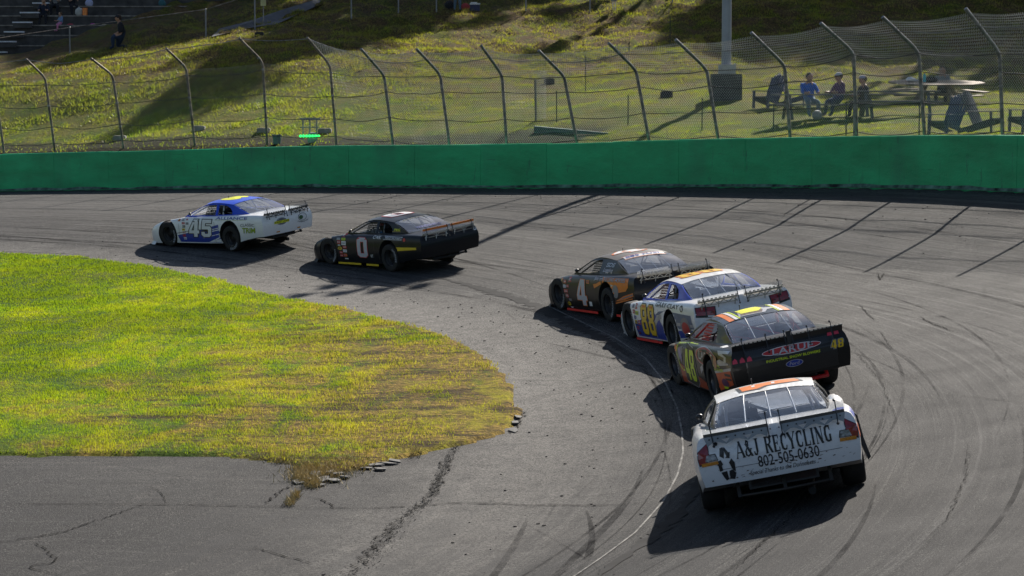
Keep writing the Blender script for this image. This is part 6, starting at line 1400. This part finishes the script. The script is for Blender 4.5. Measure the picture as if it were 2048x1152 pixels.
p = hp(1075, 240); top = at(1068, 140, p.y); q = MB(); H_ = top.z - p.z
lr = thing('wire_roll', p, 'loose roll of chain link standing by a dark post on the lawn', 'wire roll')
q.tube([(-.05,0,-.2),(-.08,0,H_*.8)], .035, 8); q.obj('post', STK, lr)
q = MB()
for k in range(26): z_ = k * H_ / 26; q.tube([(-.1,0,z_),(.05,-.1,z_+.04),(.22,-.05,z_),(.30,.05,z_+.04)], .006, 4, cap=False)
for k in range(9): x_ = -.08 + .045*k; q.tube([(x_,-.06,0),(x_+.01,-.07,H_*.5),(x_-.02*k*.3,-.05,H_*.97)], .005, 4, cap=False)
tag(q.obj('wire_mesh', mat('wire_pale', (.55,.53,.48), .5), lr), kind='stuff')
# teal culvert board, small dark things
pA = hp(1068, 268); pB = hp(1216, 268); q = MB(); n0 = (pB - pA)
q.add([pA, pA + Vector((0,0,.24)), pB + Vector((0,0,.05)), pB, pA + Vector((.05,.25,0)), pA + Vector((.05,.25,.25)), pB + Vector((.05,.2,.05)), pB + Vector((.05,.2,0))], [(0,1,2,3),(1,5,6,2),(0,4,5,1)])
tag(q.obj('drain_board', mat('board_teal', (0.03, 0.08, 0.085), .7, 0, .3, 3)), 'low teal board with a bright top edge lying behind the fence', 'board')
for px, py, w_, lb in ((1098,171,.42,'small dark box lying on the grass right of the wire roll'),(1333,195,.42,'flat dark drain cover on the lawn left of the light pole'),(519,74,.4,'dark round object on the grass at the foot of the upper fence')):
    q = MB(); q.box((0,0,.08), (w_,.3,.22)); q.box((0,0,.2), (w_*.8,.24,.03)); o = q.obj('utility_box', FLATBLK); o.location = hp(px, py); tag(o, lb, 'box')

# scoring light behind the wall, buckets, concrete pads
p = hp(620, 286)
sl_ = thing('signal_light', p, 'grey pipe stand with a glowing green light bar above the wall', 'signal light'); PX = .0172
q = MB()
for x_ in (-.24, .0, .24): q.bar((x_,0,.12 if x_ else -.2), (x_,0,.86), .05)
q.bar((-.36,0,.86),(.36,0,.86),.07); q.bar((-.36,0,.56),(.30,0,.56),.04); q.obj('stand', GALV, sl_)
q = MB(); q.lathe([(.16,.0),(.17,.02),(.17,.30),(.13,.36),(0,.37)], 16, 'z', Matrix.Translation((.08,0,.02))); q.obj('lamp_housing', mat('housing_grey', (.30,.32,.31), .5), sl_, True)
b_ = NB('green_lamp'); GL_ = b_.done(b_.pbr((0.0, 0.3, 0.05), .4, emis=(0.02, 1.0, 0.12), estr=1.5))
q = MB()
for k in range(7): q.ball((-.31 + .105*k, -.20, .26), (.055, .03, .045), 8, 5)
q.obj('light_bar', GL_, sl_)
p = hp(554, 288); q = MB(); q.lathe([(.0,0),(.13,0),(.165,.30),(.175,.31),(.175,.33),(.155,.33),(.125,.03),(0,.03)], 18, 'z'); o = q.obj('bucket', mat('bucket_grey_green', (.12,.17,.17), .6), None, True); o.location = p; tag(o, 'grey green bucket on the bank behind the wall', 'bucket')
for px, py, lb in ((528,268,'concrete pad at the foot of a fence post left of the bucket'),(650,266,'concrete pad behind the green signal light'),(240,282,'concrete pad in the dark bank on the left'),(398,263,'concrete pad at the foot of the third fence post')):
    q = MB(); q.box((0,0,.05), (.48,.4,.16)); q.box((0,0,.14), (.40,.32,.03)); o = q.obj('concrete_pad', CONC); o.location = hp(px, py); tag(o, lb, 'concrete pad')

# terraces on the left
CT = mat('terrace_concrete', (0.075, 0.070, 0.066), .95, 0, .35, 2, bump=.4); CE = mat('terrace_edge', (0.26, 0.23, 0.20), .9, 0, .3, 4)
terr = thing('terrace', (0, 0, 0), 'dark concrete seating terraces stepping up the hill', 'terrace')
ROWY = [111.5, 91, 70.5, 50.5, 31.5, 12.5, -7, -27]
rowp = []
for k, yy in enumerate(ROWY):
    Y = 112.5 + 1.25 * k; p = at(0, yy, Y); rowp.append((Y, p.z))
    x1 = at([60, 165, 520, 520, 540, 560, 580, 600][k], yy, Y).x + [0, 2, 3, 3, 3, 3, 3, 3][k]; x0 = -42
    zb = p.z - (.9 if k == 0 else .9)
    q = MB(); q.box(((x0 + x1) / 2, Y + .9, (p.z + zb) / 2 - .02), (x1 - x0, 1.8, p.z - zb - .04)); st_ = q.obj('step', CT, terr)
    q = MB(); q.box(((x0 + x1) / 2, Y + .03, p.z - .01), (x1 - x0 - .02, .14, .06)); q.obj('step_edge', CE, st_)
ws = thing('aisle_stairs', (0, 0, 0), 'white edged aisle stairs climbing the terraces', 'stairs')
for x0, x1, yy, k in ((65,98,5,5),(40,78,24,4),(25,63,43.5,3),(8,47,62.5,2),(-18,31,82,1),(-40,13,103,0)):
    Y = 112.2 + 1.25 * k; a_ = at(x0, yy, Y); b2 = at(x1, yy, Y); q = MB(); q.box(((a_.x+b2.x)/2, Y + .1, a_.z - .03), (b2.x - a_.x, .35, .07)); s__ = q.obj('tread', mat('tread_white', (.62,.62,.66), .7), ws)
    q = MB(); q.box(((a_.x+b2.x)/2, Y + .14, a_.z - .19), (b2.x - a_.x - .05, .30, .24)); q.obj('riser', CT, s__)
# small things and people on the terraces
def on_row(px, k, py=None): Y, z = rowp[k]; p_ = at(px, ROWY[k], Y + .15); return Vector((p_.x, Y + .18, z))
g = sit_pose(s=.72); person(on_row(123, 3) + Vector((0, 0, -.33 + .02)), R(-140), 'child in blue dress and pink leggings sitting on the terrace edge', mat('dress_blue', (.16, .26, .42), .9), mat('leggings_pink', (.60, .20, .34), .9), pose=sit_pose(.05, .36, .10, s=.72), s=.72, hair=mat('hair_brown2', (.10, .05, .025), .9))
person(on_row(88, 4) + Vector((0, .1, -.46)), R(-90), 'adult in dark clothes sitting beside the child on the terraces', mat('coat_navy', (.012, .016, .035), .9), DARKC, hat=None)
person(on_row(112, 5) + Vector((0, .0, -.46)), R(-90), 'adult in grey top sitting above the child on the terraces', mat('top_grey', (.22, .21, .20), .9), DARKC)
person(on_row(142, 5) + Vector((0, .1, -.46)), R(-60), 'adult in black sitting next to the white and orange bag', DARKC, DARKC)
for (px, k, s3, m_, lb) in [(158,4,(.42,.3,.42),mat('bag_white',(.45,.45,.42),.8),'white cloth bag with an orange side on the terrace'),(186,3,(.30,.3,.10),mat('cloth_magenta',(.40,.03,.25),.9),'magenta cushion on the terrace'),(208,3,(.26,.1,.06),mat('straw_pale',(.5,.42,.3),.9),'pale curved strap lying on the terrace'),
    (229,3,(.26,.2,.06),BLU,'flat blue item on the terrace edge'),(250,3,(.18,.15,.05),mat('item_yellow',(.4,.4,.05),.8),'flat yellow item on the terrace edge'),(140,3,(.34,.2,.08),mat('cloth_red',(.35,.03,.06),.9),'red cloth beside the child'),(178,4.99,(.42,.3,.35),mat('jacket_pale',(.42,.45,.62),.9),'pale blue jacket heaped on an upper terrace'),(324,5,(.4,.3,.35),mat('bag_teal',(.03,.12,.14),.8),'teal bag on the upper terrace')]:
    q = MB(); q.ball((0,0,s3[2]*.45), (s3[0]/2, s3[1]/2, s3[2]*.55), 9, 6); q.v = [(a_ + random.uniform(-.02,.02), b2, max(0, c + random.uniform(-.01,.02))) for a_, b2, c in q.v]
    o = q.obj('bag' if s3[2] > .3 else 'cloth', m_); o.location = on_row(px, int(round(k))); tag(o, lb, 'belongings')
q = MB(); q.box((0,0,.2),(.2,.3,.40)); o = q.obj('bag', ORG); o.location = on_row(170, 4); tag(o, 'orange bag standing beside the white cloth bag', 'bag')
kneel = ([('p',(0,0,.50),.15),('b',(.02,0,.68),.16),('c',(.10,0,.92),.175),('n',(.14,0,1.08),.065),('h',(.17,0,1.21),.095),('s',(.10,.20,1.0),.08),('e',(.06,.29,.74),.06),('w',(.26,.14,.62),.04),('h',(.34,.06,.60),.04),
  ('s',(.10,-.20,1.0),.08),('e',(.06,-.29,.74),.06),('w',(.26,-.14,.62),.04),('h',(.34,-.06,.60),.04),('k',(.42,.16,.52),.10),('a',(.40,.18,.10),.06),('f',(.54,.18,.04),.05),('k',(.22,-.16,.14),.10),('a',(-.30,-.20,.10),.06),('f',(-.42,-.20,.06),.05)], sit_pose()[1])
p = hp(246, 91); KN = person(p + Vector((0, 0, -.04)), R(-165), 'person in black jacket, dark cap and jeans kneeling on the crest of the slope', DARKC, mat('jeans_dark', (.02,.035,.07), .9), hat=DARKC, pose=kneel); KN.scale = (1.18,) * 3
# people and things along the upper path, cut by the top of the picture
stand = ([('p',(0,0,.92),.14),('b',(0,0,1.12),.14),('c',(0,0,1.34),.17),('n',(0,0,1.50),.06),('h',(.02,0,1.63),.095),('s',(0,.2,1.42),.07),('e',(0,.27,1.14),.05),('w',(.1,.26,.90),.04),('h',(.14,.25,.82),.035),
  ('s',(0,-.2,1.42),.07),('e',(0,-.27,1.14),.05),('w',(.1,-.26,.90),.04),('h',(.14,-.25,.82),.035),('k',(.02,.11,.50),.085),('a',(0,.13,.09),.055),('f',(.15,.13,.04),.045),('k',(.02,-.11,.50),.085),('a',(0,-.13,.09),.055),('f',(.15,-.13,.04),.045)], sit_pose()[1])
person(hp(915, 19), R(-90), 'standing person in pale blue jeans cut off by the top edge', DARKC, mat('jeans_pale', (.12,.20,.27), .9), pose=stand)
person(hp(1246, 12) + Vector((0, 3, .3)), R(-90), 'person in dark trousers standing behind the meter post', DARKC, DARKC, pose=stand)
for px, py, s3, m_, lb in [(899,17,(.5,.35,.36),DARKC,'black bag on the grass beside the person in pale jeans'),(931,18,(.44,.4,.34),mat('seat_red',(.42,.04,.04),.8),'red folded seat beside the blue cooler')]:
    q = MB(); q.ball((0,0,s3[2]*.45), (s3[0]/2, s3[1]/2, s3[2]*.55), 10, 6); o = q.obj('bag', m_); o.location = hp(px, py); tag(o, lb, 'bag')
p = hp(950, 22); cl = thing('cooler', p, 'dark blue cooler with a white lid on the upper grass', 'cooler'); q = MB(); q.box((0,0,.15),(.46,.32,.30)); q.obj('tub', mat('cooler_navy',(.02,.03,.10),.5), cl); q = MB(); q.box((0,0,.34),(.50,.35,.07)); q.box((-.05,0,.40),(.3,.2,.05)); q.obj('lid', WHT, cl)
# meter post
p = hp(1228, 27); mp = thing('meter_post', p, 'white post with a grey electric box near the top edge', 'post'); q = MB()
for x_ in (-.05, .06): q.tube([(x_,0,0),(x_,0,.45)], .02, 6)
q.obj('conduit', WHT, mp); q = MB(); q.box((0,0,.62),(.26,.18,.38)); q.box((0,-.1,.62),(.18,.03,.28)); q.obj('meter_box', GRY, mp)
# upper fence on the left and along the path
def simple_fence(nm, pts, label, rail=True, mesh=True, hgt=None):
    t = thing(nm, (0,0,0), label, 'fence'); P = []
    for px, yb, yt in pts:
        b2 = hp(px, yb); tp = at(px, yt, b2.y); P.append((b2, Vector((b2.x, b2.y, tp.z)))); q = MB(); q.tube([b2 - Vector((0,0,.3)), P[-1][1]], .035, 8); po = q.obj('post', mat('fence_post_grey',(.26,.26,.27),.5,.3), t, True)
        q = MB(); q.ball(P[-1][1] + Vector((0,0,.01)), .045, 8, 5); q.obj('post_cap', GALV, po)
    if rail: q = MB(); q.tube([k[1] for k in P], .022, 6); q.obj('top_rail', RUST, t)
    if mesh:
        q = MB()
        for (a0, a1), (b0, b1_) in zip(P[:-1], P[1:]):
            W = (b0 - a0).length; n = max(2, int(W / .11)); H_ = max((a1 - a0).length, .5); m2 = int(H_ / .11)
            for k in range(-m2, n):
                for dr in (1, -1):
                    u0, v0, u1, v1 = (k, 0, k + m2, m2) if dr > 0 else (k + m2, 0, k, m2)
                    if dr > 0:
                        if u0 < 0: v0 += -u0; u0 = 0
                        if u1 > n: v1 -= u1 - n; u1 = n
                    else:
                        if u0 > n: v0 += u0 - n; u0 = n
                        if u1 < 0: v1 -= -u1; u1 = 0
                    if v1 <= v0: continue
                    f = lambda u, v: (a0.lerp(b0, u / n)).lerp(a1.lerp(b1_, u / n), v / m2)
                    q.tube([f(u0, v0), f(u1, v1)], .0035, 3, cap=False)
        tag(q.obj('chain_link_mesh', CABLE, t), kind='stuff')
simple_fence('slope_fence', [(-60,150,85),(140,104,55),(412,71,19),(510,58,-12)], 'chain link fence with grey posts crossing in front of the terraces')
simple_fence('path_fence', [(703,46,-25),(797,32,-40),(873,30,-35),(1052,24,-35),(1180,26,-35),(1345,10,-45)], 'grey post fence along the upper path')
p = hp(527, 55); sg_ = thing('small_sign', p, 'small yellow sign on a thin post near the top edge', 'sign'); top = at(527, 2, p.y); q = MB(); q.tube([(0,0,0),(0,0,top.z-p.z+.4)], .025, 6); q.obj('post', GALV, sg_); q = MB(); q.box((.0,-.04,top.z-p.z+.05),(.24,.02,.55)); q.obj('board', mat('sign_yellow',(.45,.45,.22),.6), sg_)
# upper footpath
pth = [(430,68),(500,52),(560,38),(620,18),(680,-5),(760,-30)]; vs = []
for px, py in pth:
    c = hp(px, max(py, 2)) if py > 0 else hp(px, 2) + Vector((0, 1 - py * .3, 1 - py * .3 * .12))
    for k in np.linspace(-1.1, 1.1, 5): vs.append((c.x, c.y + k * 1.2, float(hzr(c.x, c.y + k * 1.2)[0]) + .10))
q = MB(); q.add(vs, [tuple(f) for f in grid_faces(len(pth), 5)]); tag(q.obj('footpath', mat('path_grey', (.09,.095,.105), .9, 0, .2, 2)), kind='structure')

# ================================================================== TREES (they stand on the hilltop and shade the slope)
LEAF = None
b_ = NB('tree_leaves'); pc = b_.n('NewGeometry').outputs['Position']; lc = b_.mix(b_.noise(pc, 1.5, 3), (0.05, 0.075, 0.015), (0.16, 0.11, 0.02))
LEAF = b_.done(b_.n('MixShader', i_0=.35, i_1=b_.n('BsdfDiffuse', i_Color=lc).outputs[0], i_2=b_.n('BsdfTranslucent', i_Color=lc).outputs[0]).outputs[0])
def crown_mesh(n=5200):
    cc = rng.normal(0, 1, (26, 3)); cc /= np.linalg.norm(cc, axis=1)[:, None]; cc *= rng.uniform(.2, .85, (26, 1)); cr_ = rng.uniform(.25, .42, 26)
    i = rng.integers(0, 26, n); d = rng.normal(0, 1, (n, 3)); d /= np.linalg.norm(d, axis=1)[:, None]; P = cc[i] + d * (cr_[i] * rng.uniform(.5, 1.05, n))[:, None]
    a1 = rng.normal(0, 1, (n, 3)); a1 /= np.linalg.norm(a1, axis=1)[:, None]; a2 = np.cross(a1, rng.normal(0, 1, (n, 3))); a2 /= np.linalg.norm(a2, axis=1)[:, None]; s_ = rng.uniform(.03, .06, n)[:, None]
    V = np.stack([P - a1*s_, P + a2*s_*.6, P + a1*s_, P - a2*s_*.6], 1).reshape(-1, 3)
    return np_mesh('crown', V, np.arange(4*n).reshape(-1, 4), LEAF)
CROWNS = [crown_mesh() for _ in range(3)]; BARK = mat('bark', (0.09, 0.07, 0.055), .95, 0, .4, 3, bump=.5)
def tree(target, t, rad, label, squash=.8):
    c = Vector(target) + SUN * t; gzv = float(hz(c.x, c.y)[0]) if c.y < 200 else c.z - 20
    base = Vector((c.x, c.y, gzv)); H_ = c.z - gzv
    tr_ = thing('deciduous_tree', base, label, 'tree', random.uniform(0, 6), 'trees shading the hillside')
    q = MB(); q.tube([(0,0,-.4),(.1,0,H_*.35),(.0,.15,H_*.7),(0,0,H_)], [.42,.33,.24,.10], 10)
    for k in range(9):
        an = 2.4*k; z0 = H_*(.45+.05*k); q.tube([(0,0,z0),(math.cos(an)*rad*.35, math.sin(an)*rad*.35, z0+rad*.25),(math.cos(an)*rad*.7, math.sin(an)*rad*.7, z0+rad*.45)], [.14,.08,.03], 6)
    q.obj('trunk', BARK, tr_, True, 60)
    o = link('crown', random.choice(CROWNS), tr_); o.location = (0, 0, H_); o.scale = (rad, rad, rad * squash)
TT_ = [((470,150),42,3.4),((560,95),46,4.2),((640,60),44,4.5),((760,45),42,4.0),((250,40),46,6.5),((60,30),48,6.5),((430,25),44,5.0),((30,95),42,4.2),((150,85),44,3.2),((300,60),44,3.0),
       ((1480,60),44,4.4),((1600,70),46,4.6),((1720,60),44,4.6),((1850,70),46,5.0),((1980,60),44,5.0),((1420,15),46,3.6),((1700,25),48,5),((380,200),44,1.6),((2080,120),42,4.0),((700,90),40,2.6),((1560,30),52,5),((530,40),44,3.6),((600,25),46,3.8),((680,20),44,3.2),((520,110),40,2.6),((450,150),40,2.6),((200,105),44,2.6),((380,60),42,3.4),((1880,120),42,2.6),((1700,118),42,2.4),((1990,170),44,2.4),((760,10),46,3.4),((900,5),46,3.0),((1040,0),46,2.4),((1500,95),44,2.4),((1620,100),44,2.4),((1780,90),44,3.0),((1930,100),44,3.0),((960,45),44,1.5),((1080,100),42,1.5),((850,50),44,2.0),((1130,20),46,1.9),((1400,60),44,2.6),((1000,15),46,1.6),((1640,222),40,1.7),((1760,212),41,2.0),((1850,205),42,1.8),((1690,195),43,1.6)]
for k, ((px, py), t, rad) in enumerate(TT_):
    tree(hp(px, py), t, rad * .9, 'broad leaved tree on the hilltop beyond the top of the picture')
